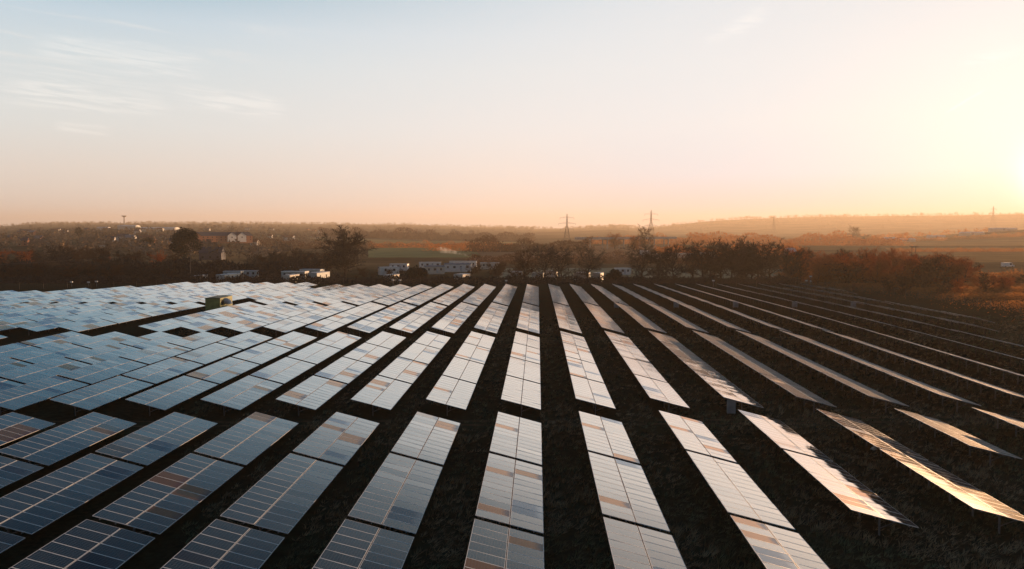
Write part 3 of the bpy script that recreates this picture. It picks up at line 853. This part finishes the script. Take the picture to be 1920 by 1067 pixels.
# undergrowth strip under the trees and hedgerows
def clump_strip(pts, h, w, dens, seed, tri=.5, mtl=TWIG, name='hedgerow', label=None, kind=None, cat='hedge', group=None, size=None):
    """loose twiggy hedge along ground points"""
    mb = MB(); rnd = random.Random(seed)
    for (a, b) in zip(pts, pts[1:]):
        A, B = Vector(a), Vector(b); L_ = (B - A).length
        for k in range(int(L_ * dens)):
            t = rnd.random(); p = A + (B - A) * t
            hh = h * (.6 + .8 * max(0, .5 + noise.noise(Vector((p.x * .6 / max(h, 1), p.y * .6 / max(h, 1), seed)))))
            z = rnd.random() ** 1.2 * hh; ww = w * math.sqrt(max(.05, 1 - z / (hh * 1.05)))
            p = p + Vector((rnd.gauss(0, ww * .5), rnd.gauss(0, ww * .5), 0)); p.z = ground(p.x, p.y) + z
            s = tri * rnd.uniform(.5, 1.2); u = Vector((rnd.gauss(0, .7), rnd.gauss(0, .7), rnd.gauss(.5, .6))).normalized(); q = u.orthogonal().normalized()
            mb.face([p - q * s * .22, p + q * s * .22, p + u * s])
    o = mb.build(name, mtl); tag(o, label, cat, group, kind); return o
def line(pxs, D): return [gp(px, d) for px, d in (zip(pxs, D) if isinstance(D, (list, tuple)) else [(p, D) for p in pxs])]
clump_strip(line(range(-60, 1560, 60), 282), 2.2, 3, 70, 1, 1.1, TWIG_GREY, 'undergrowth', 'dark brambles and undergrowth along the far field edge', 'stuff', 'undergrowth')
clump_strip(line(range(-60, 620, 60), 330), 5.5, 9, 110, 2, 1.6, TWIG_GREY, 'undergrowth', 'dark scrub filling the floor of the left wood', 'stuff', 'undergrowth')
for q, (Y0, X0) in enumerate(((150, 108), (180, 110), (210, 112), (240, 112), (265, 104))):
    clump_strip([(X0, Y0, 0), (X0 + 60, Y0 + 2, 0), (X0 + 130, Y0 - 4, 0)], 1.0, 18, 520, 40 + q, .4, BRAMBLE, 'undergrowth', 'rough brown grass and brambles on the slope past the right fence', 'stuff', 'undergrowth')
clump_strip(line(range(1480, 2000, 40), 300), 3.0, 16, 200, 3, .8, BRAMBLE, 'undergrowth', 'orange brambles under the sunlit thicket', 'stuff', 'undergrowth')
H_ = [([880, 960, 1060, 1200, 1330, 1520], 470, 5.5, TWIG, 'long dark hedge behind the caravans and the tree line'),
      ([690, 780, 860, 900], 960, 6, TWIG_RED, 'hedge of reddish shrubs at the far side of the green meadow'),
      ([880, 940, 1010, 1080, 1110], 760, 11, TWIG, 'broad dark wooded bank below the first pylon'),
      ([1100, 1200, 1290, 1380], 1250, 12, TWIG_RED, 'hazy hedge of trees behind the long bridge'),
      ([1290, 1400, 1500, 1600, 1700], 1150, 15, TWIG_RED, 'belt of hazy orange trees below the misty ridge'),
      ([1230, 1330, 1440, 1500], 620, 9, TWIG_RED, 'reddish hedge just behind the right tree group'),
      ([1700, 1800, 1950], 1500, 7, TWIG_RED, 'thin hedge across the pale hillside at the right'),
      ([1680, 1760, 1850, 2000], 760, 3, TWIG_RED, 'thin hedge between the two sunlit pastures'),
      ([460, 560, 640, 700], 900, 8, TWIG, 'dark hedge below the far pale meadow'),
      ([600, 760, 900, 1000], 1700, 16, TWIG, 'wooded belt across the middle distance left of the pylon'),
      ([800, 870, 960], 800, 8, TWIG_RED, 'reddish scrub hedge behind the smoking caravan')]
for k, (pxs, D, h, m, lab) in enumerate(H_):
    clump_strip(line(pxs, D), h, h * .8, 55 if D < 800 else 28, 20 + k, h * .16 + D * .0006, m, 'hedgerow', lab)

# woods over the far hills: nobody could count these
def far_woods(name, n, px0, px1, D0, D1, h, seed, mtl, label, pw=1.0, ntri=46):
    mb = MB(); rnd = random.Random(seed)
    for k in range(n):
        px = rnd.uniform(px0, px1); D = D0 + (D1 - D0) * rnd.random() ** pw
        x, y = xy(px, D)
        if noise.noise(Vector((x * .004, y * .0016, seed))) < -.12: continue
        g = ground(x, y); hh = h * rnd.uniform(.55, 1.25); w = hh * rnd.uniform(.4, .7)
        for q in range(ntri):
            v = Vector((rnd.gauss(0, 1), rnd.gauss(0, 1), rnd.gauss(0, 1))).normalized() * rnd.random() ** .35
            p = Vector((x + v.x * w, y + v.y * w, g + hh * .55 + v.z * hh * .5))
            s = hh * rnd.uniform(.12, .26); u = Vector((rnd.gauss(0, 1), rnd.gauss(0, 1), rnd.gauss(.4, .8))).normalized(); c = u.orthogonal().normalized()
            mb.face([p - c * s * .5, p + c * s * .5, p + u * s * 1.3])
    tag(mb.build(name, mtl), label, 'woodland', kind='stuff')
far_woods('woodland', 620, -120, 640, 520, 1500, 9, 4, FARWOOD, 'brown trees scattered through the suburb at the left')
far_woods('woodland', 1300, -150, 1000, 1500, 6600, 11, 5, FARWOOD, 'trees over the long low hills on the skyline', .8)
far_woods('woodland', 900, 950, 2100, 3800, 6600, 17, 6, FARWOOD, 'misty woods on the far ridge at the right', .6)
far_woods('woodland', 1000, 900, 2150, 5700, 6500, 19, 16, FARWOOD, 'woods along the crest of the far misty ridge', 1, 22)
far_woods('woodland', 800, -160, 950, 5700, 6500, 15, 17, FARWOOD, 'woods along the crest of the long low skyline', 1, 22)
far_woods('woodland', 260, 1500, 2080, 1650, 2600, 10, 8, TWIG_RED, 'trees on the near hillside under the sun')

# ------------------------------------------------------------------ caravans and buildings
def caravan(px, D, L_, w, h, rz, label, wall=WHITE, roof=LIGHTROOF, pitched=True, win=4, group='static caravans beyond the field'):
    x, y = xy(px, D)
    e = empty('static_caravan', (x, y, ground(x, y)), rz, label, 'caravan', group)
    b = MB(); b.box((0, 0, .45 + h / 2), (L_, w, h)); b.box((0, 0, .25), (L_ - .2, w - .2, .5)); b.build('body', wall, e)
    r = MB(); z = .45 + h + .002
    if pitched:
        prof = [(-w / 2 - .15, z), (w / 2 + .15, z), (w / 2 + .15, z + .08), (0, z + .62), (-w / 2 - .15, z + .08)]
    else:
        prof = [(-w / 2 - .08, z), (w / 2 + .08, z), (w / 2 - .1, z + .14), (-w / 2 + .1, z + .14)]
    r.prism(prof, -L_ / 2 - .12, L_ / 2 + .12)
    r.v = [(b_, a_, c_) for a_, b_, c_ in r.v]; r.f = [tuple(reversed(f)) for f in r.f]
    r.build('roof', roof, e)
    for k in range(win):
        wx = -L_ / 2 + L_ * (k + .6) / (win + .2)
        f = MB(); f.box((wx, -w / 2 - .015, .45 + h * .60), (1.15 if k % 2 else .8, .05, .95)); fo = f.build('window', GLASSW, e)
    d = MB(); d.box((L_ * .12, -w / 2 - .02, .45 + 1.0), (.8, .05, 1.9)); d.build('door', LIGHTROOF, e)
    f = MB(); f.box((L_ / 2 + .015, 0, .45 + h * .62), (.05, w * .55, .9)); f.build('window', GLASSW, e)
    return e
CV = [(858, 372, 12.6, 3.8, 3.0, .06, 'largest white caravan with dark windows, under the chimney smoke', WHITE, GREYROOF, True, 4),
      (868, 410, 14, 3.8, 3.1, .04, 'long white caravan with a flat pale roof behind the largest one', WHITE, LIGHTROOF, False, 5),
      (814, 352, 8.6, 3.4, 2.8, .3, 'white caravan with a grey-blue pitched roof, left of the largest one', CREAM, GREYROOF, True, 3),
      (806, 405, 11, 3.4, 2.8, .1, 'white caravan half hidden behind the grey-blue roofed one', WHITE, LIGHTROOF, False, 4),
      (748, 385, 8.8, 3.4, 2.7, -.1, 'white caravan with a dark door beside the brown shrubs', WHITE, LIGHTROOF, False, 3),
      (728, 345, 8.5, 3.2, 2.9, .5, 'white caravan end poking out right of the big oak', WHITE, LIGHTROOF, False, 2),
      (918, 400, 9.5, 3.4, 2.7, .1, 'pale caravan at the right of the smoking one behind bare shrubs', CREAM, LIGHTROOF, False, 3),
      (866, 290, 6.5, 3.6, 2.5, 1.22, 'small caravan with an orange sunlit end below the largest white one', CREAM, LIGHTROOF, False, 1),
      (733, 292, 8.0, 3.0, 2.2, 1.32, 'low caravan glowing orange at the foot of the shrubs by the oak', CREAM, LIGHTROOF, False, 2),
      (597, 288, 11.5, 3.4, 3.2, 1.43, 'caravan with a bright sunlit end wall, nearest the blue panels', PALEGREEN, LIGHTROOF, False, 2),
      (584, 318, 8.6, 4.4, 3.1, -.12, 'greenish caravan with a pink sunlit end, behind the nearest one', PALEGREEN, LIGHTROOF, False, 3),
      (552, 306, 9.5, 4.0, 2.8, -.12, 'long grey caravan with a white roof, left of the sunlit pair', PALEGREEN, WHITE, False, 4),
      (540, 345, 15, 3.6, 2.9, .05, 'longest green-grey caravan at the back of the left group', PALEGREEN, LIGHTROOF, False, 5),
      (544, 286, 9.0, 2.6, 2.4, 1.45, 'orange sunlit caravan front below the long grey caravan', CREAM, LIGHTROOF, False, 1),
      (436, 312, 7.0, 3.2, 2.6, 0, 'greenish caravan behind the sunlit one, right of the utility pole', PALEGREEN, LIGHTROOF, False, 3),
      (466, 322, 6.5, 3.2, 2.4, .05, 'dim grey caravan right of the greenish one', PALEGREEN, LIGHTROOF, False, 3),
      (426, 287, 11.5, 3.2, 2.6, 1.45, 'caravan lit bright orange by the sun, near the utility pole', CREAM, LIGHTROOF, False, 3),
      (374, 290, 6, 2.0, 2.0, 1.45, 'small orange sunlit caravan at the foot of the utility pole', CREAM, LIGHTROOF, False, 1),
      (1092, 300, 6.0, 5.0, 2.7, 1.30, 'caravan with a glowing edge left of the broad bare tree trunk', CREAM, LIGHTROOF, False, 2),
      (1122, 296, 6.0, 3.0, 2.7, 1.30, 'caravan with a glowing edge between the broad tree and the dark bush', CREAM, LIGHTROOF, False, 1),
      (1010, 300, 4.5, 3.0, 2.5, -.3, 'small caravan glimpsed between the slim trees', CREAM, LIGHTROOF, False, 1),
      (1034, 315, 4.6, 3.0, 2.6, -.2, 'small pale caravan right of the one between the slim trees', CREAM, LIGHTROOF, False, 1),
      (968, 315, 5, 3.0, 2.4, 0, 'low white caravan at the left end of the tree line', WHITE, LIGHTROOF, False, 2),
      (1168, 345, 7, 3.0, 2.4, 0, 'flat white caravan on the frosty grass right of the dark bush', WHITE, WHITE, False, 3),
      (1230, 560, 18, 4, 3.0, 0, 'long pale roofed caravan behind the low-limbed oak', CREAM, WHITE, False, 5),
      (1283, 575, 18, 4, 3.0, -.05, 'long pale caravan seen through the crown of the low-limbed oak', CREAM, LIGHTROOF, False, 5),
      (1254, 570, 6, 3, 2.6, 0, 'short white caravan between two long pale ones', WHITE, LIGHTROOF, False, 2),
      (1326, 580, 11, 4, 3.4, .1, 'pale caravan seen through the middle of the right tree group', WHITE, LIGHTROOF, False, 3)]
for c in CV: caravan(*c[:7], wall=c[7], roof=c[8], pitched=c[9], win=c[10])

def house(px, D, L_, w, h, rz, label, wall=RENDER, roof=SLATE, rise=2.6, gables=(), win=3, chim=True, group=None, dz=0, name='house'):
    x, y = xy(px, D)
    e = empty(name, (x, y, ground(x, y) + dz), rz, label, 'house', group)
    b = MB(); b.box((0, 0, h / 2 - 1), (L_, w, h + 2))
    # end gable triangles
    for s in (-1, 1):
        b.face([(s * (L_ / 2 - .002), -w / 2, h), (s * (L_ / 2 - .002), w / 2, h), (s * (L_ / 2 - .002), 0, h + rise)][::s])
    b.build('wall', wall, e)
    r = MB(); o = .35
    r.prism([(-w / 2 - o, h - .25), (0, h + rise), (w / 2 + o, h - .25), (w / 2 + o, h - .05), (0, h + rise + .22), (-w / 2 - o, h - .05)], -L_ / 2 - .3, L_ / 2 + .3)
    r.v = [(q[1], q[0], q[2]) for q in r.v]; r.f = [tuple(reversed(f)) for f in r.f]
    ro = r.build('roof', roof, e)
    if chim:
        c = MB(); c.box((L_ * .3, .1, h + rise + .2), (.7, .9, 1.6)); c.build('chimney', BRICK, ro)
    for gx, gw, gm in gables:
        g = MB(); g.prism([(gx - gw / 2, -1), (gx + gw / 2, -1), (gx + gw / 2, h + .1), (gx, h + rise * .95), (gx - gw / 2, h + .1)], -w / 2 - 1.2, -w / 2 + 1.5); g.build('gable_front', gm, e)
        q = MB(); q.prism([(gx - gw / 2 - .3, h - .1), (gx, h + rise * .95 + .03), (gx + gw / 2 + .3, h - .1), (gx + gw / 2 + .3, h + .1), (gx, h + rise * .95 + .25), (gx - gw / 2 - .3, h + .1)], -w / 2 - 1.5, 0); q.build('gable_roof', roof, e)
        wv = MB(); wv.box((gx, -w / 2 - 1.22, h * .68), (1.5, .06, 1.2)); wv.build('window', GLASSW, e)
    for k in range(win):
        wx = -L_ / 2 + L_ * (k + .5) / win
        if any(abs(wx - gx) < gw / 2 + .5 for gx, gw, _ in gables): continue
        for zz in ((1.4, 4.0) if h > 4.4 else (1.4,)):
            f = MB(); f.box((wx, -w / 2 - .02, zz), (1.2, .06, 1.2)); f.build('window', GLASSW, e)
    return e
house(412, 800, 76, 10, 5.6, R(63), 'row of brick houses with two white gables catching orange sun', BRICK, SLATE, 3.4,
      [(-33, 10, BRICK), (10, 11, RENDER), (23, 11, RENDER)], 14, dz=4.5, name='terraced_houses')
house(397, 520, 14, 11, 4.2, .15, 'house with a broad blue-grey roof half hidden below the brick houses', SLATE, SLATE, 3.6, [], 3, dz=.2)
house(206, 800, 9, 8, 4.6, .3, 'white house with a dark roof in the suburb, right of the reddish trees', RENDER, SLATE, 3, [], 2, dz=1)
house(284, 720, 8, 8, 4.6, -.2, 'dark house beside the low evergreen in the suburb', BRICK, SLATE, 3, [], 2, dz=1)
house(540, 1250, 22, 9, 5, -.3, 'pale farmhouse lit orange above the far meadow', RENDER, TILE, 3.2, [], 4)
house(506, 1300, 8, 7, 4, 0, 'small white house left of the pale farmhouse', RENDER, TILE, 3, [], 2)
house(590, 1500, 14, 7, 4, .3, 'faint cottage among the trees right of the pale farmhouse', RENDER, TILE, 3, [], 3)
house(1482, 520, 6.5, 5, 2.6, .5, 'house with a pale sunlit roof at the end of the tree line', RENDER, LIGHTROOF, 2.4, [], 2, dz=3.2)
house(478, 900, 8, 7, 4, -.2, 'small white cottage right of the brick house row', RENDER, TILE, 2.8, [], 2)
for k in range(36):
    px = rn.uniform(-10, 330) if k < 27 else rn.uniform(330, 700); D = rn.uniform(700, 1900) if k < 27 else rn.uniform(1600, 3200)
    house(px, D, rn.uniform(8, 16), 8, rn.uniform(3.6, 5.4), rn.uniform(-.6, .6), 'small distant house with a pitched roof among the trees of the suburb', rn.choice((RENDER, BRICK, BRICK, CREAM)), rn.choice((SLATE, TILE, SLATE, GREYROOF)), 2.8, [], 2, chim=False, group='houses of the distant suburb', dz=.4)
def shed(px, D, L_, w, h, label, wall, roof, rz=0, dz=0.):
    x, y = xy(px, D); e = empty('industrial_shed', (x, y, ground(x, y) + dz), rz, label, 'shed', 'sheds on the skyline slopes')
    b = MB(); b.box((0, 0, h / 2 - 2), (L_, w, h + 4)); b.build('wall', wall, e)
    r = MB(); r.prism([(-w / 2 - .3, h + .01), (w / 2 + .3, h + .01), (w / 2 + .3, h + .3), (0, h + 2.2), (-w / 2 - .3, h + .3)], -L_ / 2 - .3, L_ / 2 + .3)
    r.v = [(q[1], q[0], q[2]) for q in r.v]; r.f = [tuple(reversed(f)) for f in r.f]; r.build('roof', roof, e)
    d = MB()
    d.box((0, -w / 2 - .05, 2.5), (5, .12, 5)); d.build('door', GREYROOF, e)
shed(195, 1900, 26, 20, 6, 'small blue-white warehouse left of the water tower', PALEGREEN, LIGHTROOF, .1, 0)
shed(242, 2000, 46, 26, 7, 'large blue-white warehouse under the water tower', PALEGREEN, WHITE, 0, 2)
shed(298, 2050, 98, 26, 4, 'longest white warehouse, right of the water tower', WHITE, WHITE, -.05, 0)
shed(1668, 1450, 22, 9, 3, 'short pale greenhouse roof on the sunlit hillside', CREAM, WHITE, 0, 1)
shed(1700, 1480, 30, 9, 3, 'pale low shed right of the greenhouse roof', CREAM, WHITE, .05, 1)
shed(1755, 1600, 34, 9, 4, 'pale barn in the middle of the sunlit hillside', CREAM, WHITE, 0, 1)
shed(1822, 1650, 46, 10, 4, 'long pale shed beside the barn below the sun', CREAM, WHITE, -.1, 1)
shed(1880, 1750, 60, 10, 4, 'long hazy shed at the right end of the hillside', CREAM, WHITE, .1, 1)

# water tower
def water_tower():
    D = 2700; x, y = xy(233.5, D); g = ground(x, y); top = zat(404.5, D); e = empty('water_tower', (x, y, g), 0, 'mushroom shaped water tower on the left skyline', 'tower')
    h = top - g
    m = MB(); m.tube((0, 0, 0), (0, 0, h - 5), 2.4, 1.6, 12); m.build('shaft', CONCRETE, e)
    t = MB(); t.tube((0, 0, h - 5.1), (0, 0, h - 1.6), 1.8, 8.6, 16); t.tube((0, 0, h - 1.6), (0, 0, h), 8.6, 8.0, 16); t.build('tank', CONCRETE, e)
water_tower()

# pylons
def pylon(px, D, ytop, rz, label, arms=(.49, .68, .87), thick=.16):
    x, y = xy(px, D); g = ground(x, y); h = zat(ytop, D) - g
    e = empty('pylon', (x, y, g), rz, label, 'pylon', 'electricity pylons')
    def half(t): return h * (.095 * (1 - t / .62) + .024 if t < .62 else .024 * (1 - (t - .62) / .5))
    m = MB(); lv = [0, .12, .23, .33, .42, .50, .57, .63, .70, .77, .84, .91, 1.0]
    for a, b in zip(lv, lv[1:]):
        ra, rb = half(a), half(b); A = [Vector((s * ra, q * ra, a * h)) for s, q in ((-1, -1), (1, -1), (1, 1), (-1, 1))]; B = [Vector((s * rb, q * rb, b * h)) for s, q in ((-1, -1), (1, -1), (1, 1), (-1, 1))]
        for k in range(4):
            n = (k + 1) % 4
            m.tube(A[k], B[k], thick, n=4, cap=False); m.tube(A[k], B[n], thick * .6, n=4, cap=False); m.tube(A[n], B[k], thick * .6, n=4, cap=False); m.tube(B[k], B[n], thick * .6, n=4, cap=False)
    m.build('tower', PYLON, e)
    for t, wd in zip(arms, (.23, .29, .24)):
        for s in (-1, 1):
            c = MB(); z = t * h; r = half(t); tip = Vector((s * wd * h, 0, z))
            for q in (-1, 1):
                c.tube((s * r, q * r, z), tip, thick * .7, n=4, cap=False); c.tube((s * r * .9, q * r * .9, z + .045 * h), tip, thick * .6, n=4, cap=False)
            for k in range(1, 4):
                f = k / 4; c.tube((s * (r + (wd * h - r) * f), 0, z), (s * (r + (wd * h - r) * f), 0, z + .045 * h * (1 - f)), thick * .5, n=4, cap=False)
            ao = c.build('cross_arm', PYLON, e)
            i = MB(); i.tube(tip, tip - Vector((0, 0, .055 * h)), thick * .9, n=5); i.build('insulator', PYLON, ao)
pylon(1063, 1300, 401.5, .15, 'nearest steel lattice pylon on the skyline, left of the bridge', thick=.22)
pylon(1220.5, 2000, 394.5, .3, 'second lattice pylon behind the tall bare tree', thick=.28)
pylon(1450.5, 3600, 404.5, .3, 'faint pylon in the mist in front of the far ridge', thick=.42)
pylon(1861, 3900, 387, .5, 'faint pylon on the bright skyline close to the sun', thick=.5)

# motorway viaduct
def bridge():
    D0, D1 = 860, 1000; a = Vector(xy(1085, D0)); b = Vector(xy(1262, D1)); z = zat(447.5, 900)
    e = empty('road_bridge', (a.x, a.y, 0), math.atan2(b.y - a.y, b.x - a.x), 'long low concrete road bridge crossing the fields', 'bridge')
    L_ = (b - a).length
    d = MB(); d.box((L_ / 2, 0, z), (L_, 11, 1.5)); d.build('deck', CONCRETE, e)
    for s in (-1, 1):
        p = MB(); p.box((L_ / 2, s * 5.3, z + 1.26), (L_, .25, 1.0)); p.build('parapet', CONCRETE, e)
    for k in range(6):
        p = MB()
        for s in (-1, 1): p.box((L_ * (k + .5) / 6, s * 3.2, (z - 3.75) / 2 - 1), (1.1, 1.1, z + 2.2))
        p.box((L_ * (k + .5) / 6, 0, z - 1.2), (1.5, 9, .85)); p.build('pier', CONCRETE, e)
bridge()
def van(px, D, label, L_=6, h=2.6, rz=0., name='parked_van', cat='van'):
    x, y = xy(px, D); e = empty(name, (x, y, ground(x, y)), rz, label, cat)
    b = MB(); b.prism([(-L_ / 2, .45), (L_ / 2, .45), (L_ / 2, 1.2), (L_ / 2 - 1.0, 1.35), (L_ / 2 - 1.7, h), (-L_ / 2, h)], -1, 1); b.build('body', WHITE, e)
    w = MB(); w.face([(L_ / 2 - .98, -.9, 1.4), (L_ / 2 - .98, .9, 1.4), (L_ / 2 - 1.62, .9, h - .1), (L_ / 2 - 1.62, -.9, h - .1)]); w.box((L_ / 2 - 2.3, -1.01, h - .75), (1.0, .03, .8)); w.build('window', GLASSW, e)
    for sx in (-L_ * .32, L_ * .3):
        for s in (-1, 1):
            t = MB(); t.tube((sx, s * .8, .36), (sx, s * 1.04, .36), .36, n=14); t.build('wheel', BLACK, e)
van(1211, 640, 'white motorhome parked on the brown field behind the tree line', 9, 4.0, .1, 'motorhome', 'motorhome')
van(1222, 655, 'smaller white van beside the motorhome', 5.2, 2.4, -.1)
van(1892, 420, 'white van on the sunlit pasture at the right', 6.5, 2.5, .2)

# utility pole with overhead cable, H-pole
def pole():
    D = 300; x, y = xy(355, D); g = ground(x, y); h = zat(469, D) - g
    e = empty('utility_pole', (x, y, g), 0, 'slender wooden utility pole in front of the evergreen', 'pole')
    m = MB(); m.tube((0, 0, -.5), (.12, 0, h), .19, .13, 8); m.build('shaft', WOOD, e)
    c = MB(); c.box((.1, 0, h - .35), (1.3, .1, .12)); c.build('cross_arm', WOOD, e)
    for s in (-.5, .7):
        i = MB(); i.tube((s, 0, h - .29), (s, 0, h - .05), .06, n=6); i.build('insulator', LIGHTROOF, e)
    mb = MB(); top = Vector((x, y, g + h - .05))
    for (px, D2, py, sag) in ((-70, 275, 499, 1.2), (640, 340, 463, 2.2)):
        xx, yy = xy(px, D2); end = Vector((xx, yy, zat(py, D2))); pv = top
        for k in range(1, 25):
            t = k / 24; q = top.lerp(end, t) - Vector((0, 0, sag * 4 * t * (1 - t) * .5)); mb.tube(pv, q, .05, n=4, cap=False); pv = q
    tag(mb.build('overhead_cable', mat('cable_sheath', (.16, .13, .10), .6)), 'thin overhead cable sagging from the wooden utility pole', 'cable')
pole()
def hpole():
    D = 430; x, y = xy(1714.5, D); g = ground(x, y); h = zat(462, D) - g
    e = empty('twin_pole', (x, y, g), .1, 'twin wooden electricity pole with a cross arm above the orange thicket', 'pole')
    for s in (-1.1, 1.1):
        m = MB(); m.tube((s, 0, -.5), (s, 0, h), .2, .15, 8); m.build('shaft', WOOD, e)
    c = MB(); c.box((0, 0, h - .1), (5.4, .2, .25)); c.build('cross_arm', WOOD, e)
    for s in (-2.4, -.4, .4, 2.4):
        i = MB(); i.tube((s, 0, h), (s, 0, h + .55), .09, n=6); i.build('insulator', LIGHTROOF, e)
hpole()

# perimeter fence
def fence(pts, label, step=5.2):
    x0, y0 = pts[0]
    e = empty('perimeter_fence', (x0, y0, ground(x0, y0)), 0, label, 'fence', 'deer fence round the field')
    inv = Vector((x0, y0, ground(x0, y0))); w = MB(); n = 0
    for (a, b) in zip(pts, pts[1:]):
        A, B = Vector((*a, 0)), Vector((*b, 0)); L_ = (B - A).length; k = max(1, int(L_ / step)); prev = None
        for q in range(k + 1):
            p = A.lerp(B, q / k); p.z = ground(p.x, p.y); p = p - inv
            m = MB(); m.tube((0, 0, -.3), (0, 0, 2.1), .06, .055, 5); o = m.build('post', WOOD, e); o.location = p
            if prev is not None:
                for z in (.15, .5, .85, 1.2, 1.55, 2.0): w.tube(prev + Vector((0, 0, z)), p + Vector((0, 0, z)), .008, n=3, cap=False)
                for s in range(1, 12):
                    t = prev.lerp(p, s / 12); w.tube(t + Vector((0, 0, .15)), t + Vector((0, 0, 2.0)), .006, n=3, cap=False)
            prev = p
    w.build('wire_mesh', WIRE, e)
fence([(98, 105), (99, 150), (100, 205), (92, 264)], 'wire mesh fence with wooden posts on the sunlit side of the field')
fence([(92, 264), (20, 268), (-60, 272), (-115, 276), (-128, 250), (-190, 228)], 'wire mesh fence with wooden posts along the far end of the rows', 6.5)
def cctv(px, D, py, label, two=False):
    x, y = xy(px, D); g = ground(x, y); h = zat(py, D) - g
    e = empty('camera_post', (x, y, g), 0, label, 'camera post', 'camera posts round the field')
    p = MB(); p.tube((0, 0, -.3), (0, 0, h), .07, n=8); p.build('post', STEEL, e)
    c = MB(); c.box((.0, -.1, h + .12), (.72, .42, .36)); c.prism([(-.42, h + .31), (.42, h + .31), (.42, h + .34), (-.42, h + .34)], -.42, .14); c.build('camera_housing', WHITE, e)
    if two:
        c = MB(); c.box((.0, -.08, h * .55), (.4, .26, .5)); c.build('junction_box', WHITE, e)
for px, py, lab, tw in ((131, 529.5, 'white camera box on a post, left of the pair beyond the blue rows', False), (163, 530, 'low post with a small pale box between two camera posts', False), (178, 528.6, 'white camera box on a post, right of the pale box beyond the blue rows', False),
                    (736, 526, 'left white camera box of the pair in front of the ivy bush', False), (749, 526, 'right white camera box of the pair in front of the ivy bush', False), (949, 527, 'white camera box on a post left of the tree line', False),
                    (1339, 527, 'white camera box on a post in front of the right tree group', False), (1514, 527, 'white camera box at the near corner of the orange thicket', False), (1522, 519, 'tall camera post with a junction box beside the orange thicket', True)):
    cctv(px, 262, py, lab, tw)
for px, D, py, lab in ((1684, 238, 542, 'white camera box on a post on the rough slope, farther one'), (1706, 232, 553, 'slim camera post beside the farther white camera box'), (1815, 205, 579, 'white camera box on a post nearest the right edge of the slope')):
    cctv(px, D, py, lab)

# chimney smoke
def smoke():
    m = bpy.data.materials.new('smoke'); m.use_nodes = True; nt = m.node_tree; N = nt.nodes; N.remove(N['Principled BSDF'])
    v = N.new('ShaderNodeVolumePrincipled'); v.inputs['Color'].default_value = (.95, .93, .92, 1); v.inputs['Anisotropy'].default_value = .3
    tc = N.new('ShaderNodeTexCoord'); no = N.new('ShaderNodeTexNoise'); no.inputs['Scale'].default_value = .6; no.inputs['Detail'].default_value = 4
    mr = N.new('ShaderNodeMapRange'); mr.inputs['From Min'].default_value = .38; mr.inputs['From Max'].default_value = .75; mr.inputs['To Max'].default_value = .32
    nt.links.new(tc.outputs['Object'], no.inputs['Vector']); nt.links.new(no.outputs['Fac'], mr.inputs['Value']); nt.links.new(mr.outputs[0], v.inputs['Density'])
    nt.links.new(v.outputs[0], N['Material Output'].inputs['Volume'])
    mb = MB(); n = 10; D = 392; pts = []
    for k in range(9):
        t = k / 8; x, y = xy(880 - 62 * t, D + 6 * t); pts.append((Vector((x, y, zat(481 - 14 * t ** .7, D))), 0.3 + 1.5 * t ** .9 if k < 8 else .2))
    for k, (p, r) in enumerate(pts):
        for q in range(n):
            a = 2 * math.pi * q / n; rr = r * (1 + .2 * math.sin(q * 2.1 + k * 1.7)); mb.v.append((p.x, p.y + math.cos(a) * rr, p.z + math.sin(a) * rr))
    for k in range(8):
        for q in range(n):
            mb.f.append((k * n + q, (k + 1) * n + q, (k + 1) * n + (q + 1) % n, k * n + (q + 1) % n)); mb.m.append(0)
    mb.f.append(tuple(range(n))); mb.m.append(0); mb.f.append(tuple(8 * n + q for q in reversed(range(n)))); mb.m.append(0)
    tag(mb.build('smoke', m), 'pale chimney smoke drifting left over the largest white caravan', 'smoke', kind='stuff')
smoke()

# haze: one closed box of even, pale air
def haze():
    m = bpy.data.materials.new('haze'); m.use_nodes = True; nt = m.node_tree; N = nt.nodes; N.remove(N['Principled BSDF'])
    v = N.new('ShaderNodeVolumePrincipled'); v.inputs['Color'].default_value = (.92, .77, .60, 1)
    v.inputs['Density'].default_value = HAZE; v.inputs['Anisotropy'].default_value = .34
    nt.links.new(v.outputs[0], N['Material Output'].inputs['Volume'])
    mb = MB(); mb.box((0, 0, 86), (16000, 16000, 192)); o = mb.build('haze', m); tag(o, kind='stuff')
HAZE = 1.35e-4
haze()

# ------------------------------------------------------------------ render
sc.render.engine = 'CYCLES'
sc.view_settings.view_transform = 'Standard'; sc.view_settings.look = 'None'
sc.view_settings.exposure = .84; sc.view_settings.gamma = 1
c = sc.cycles
c.use_denoising = True
try: c.denoiser = 'OPENIMAGEDENOISE'
except Exception: pass
c.max_bounces = 5; c.diffuse_bounces = 2; c.glossy_bounces = 3; c.volume_bounces = 0; c.transparent_max_bounces = 4
c.sample_clamp_indirect = 4; c.sample_clamp_direct = 1.75
c.use_light_tree = True
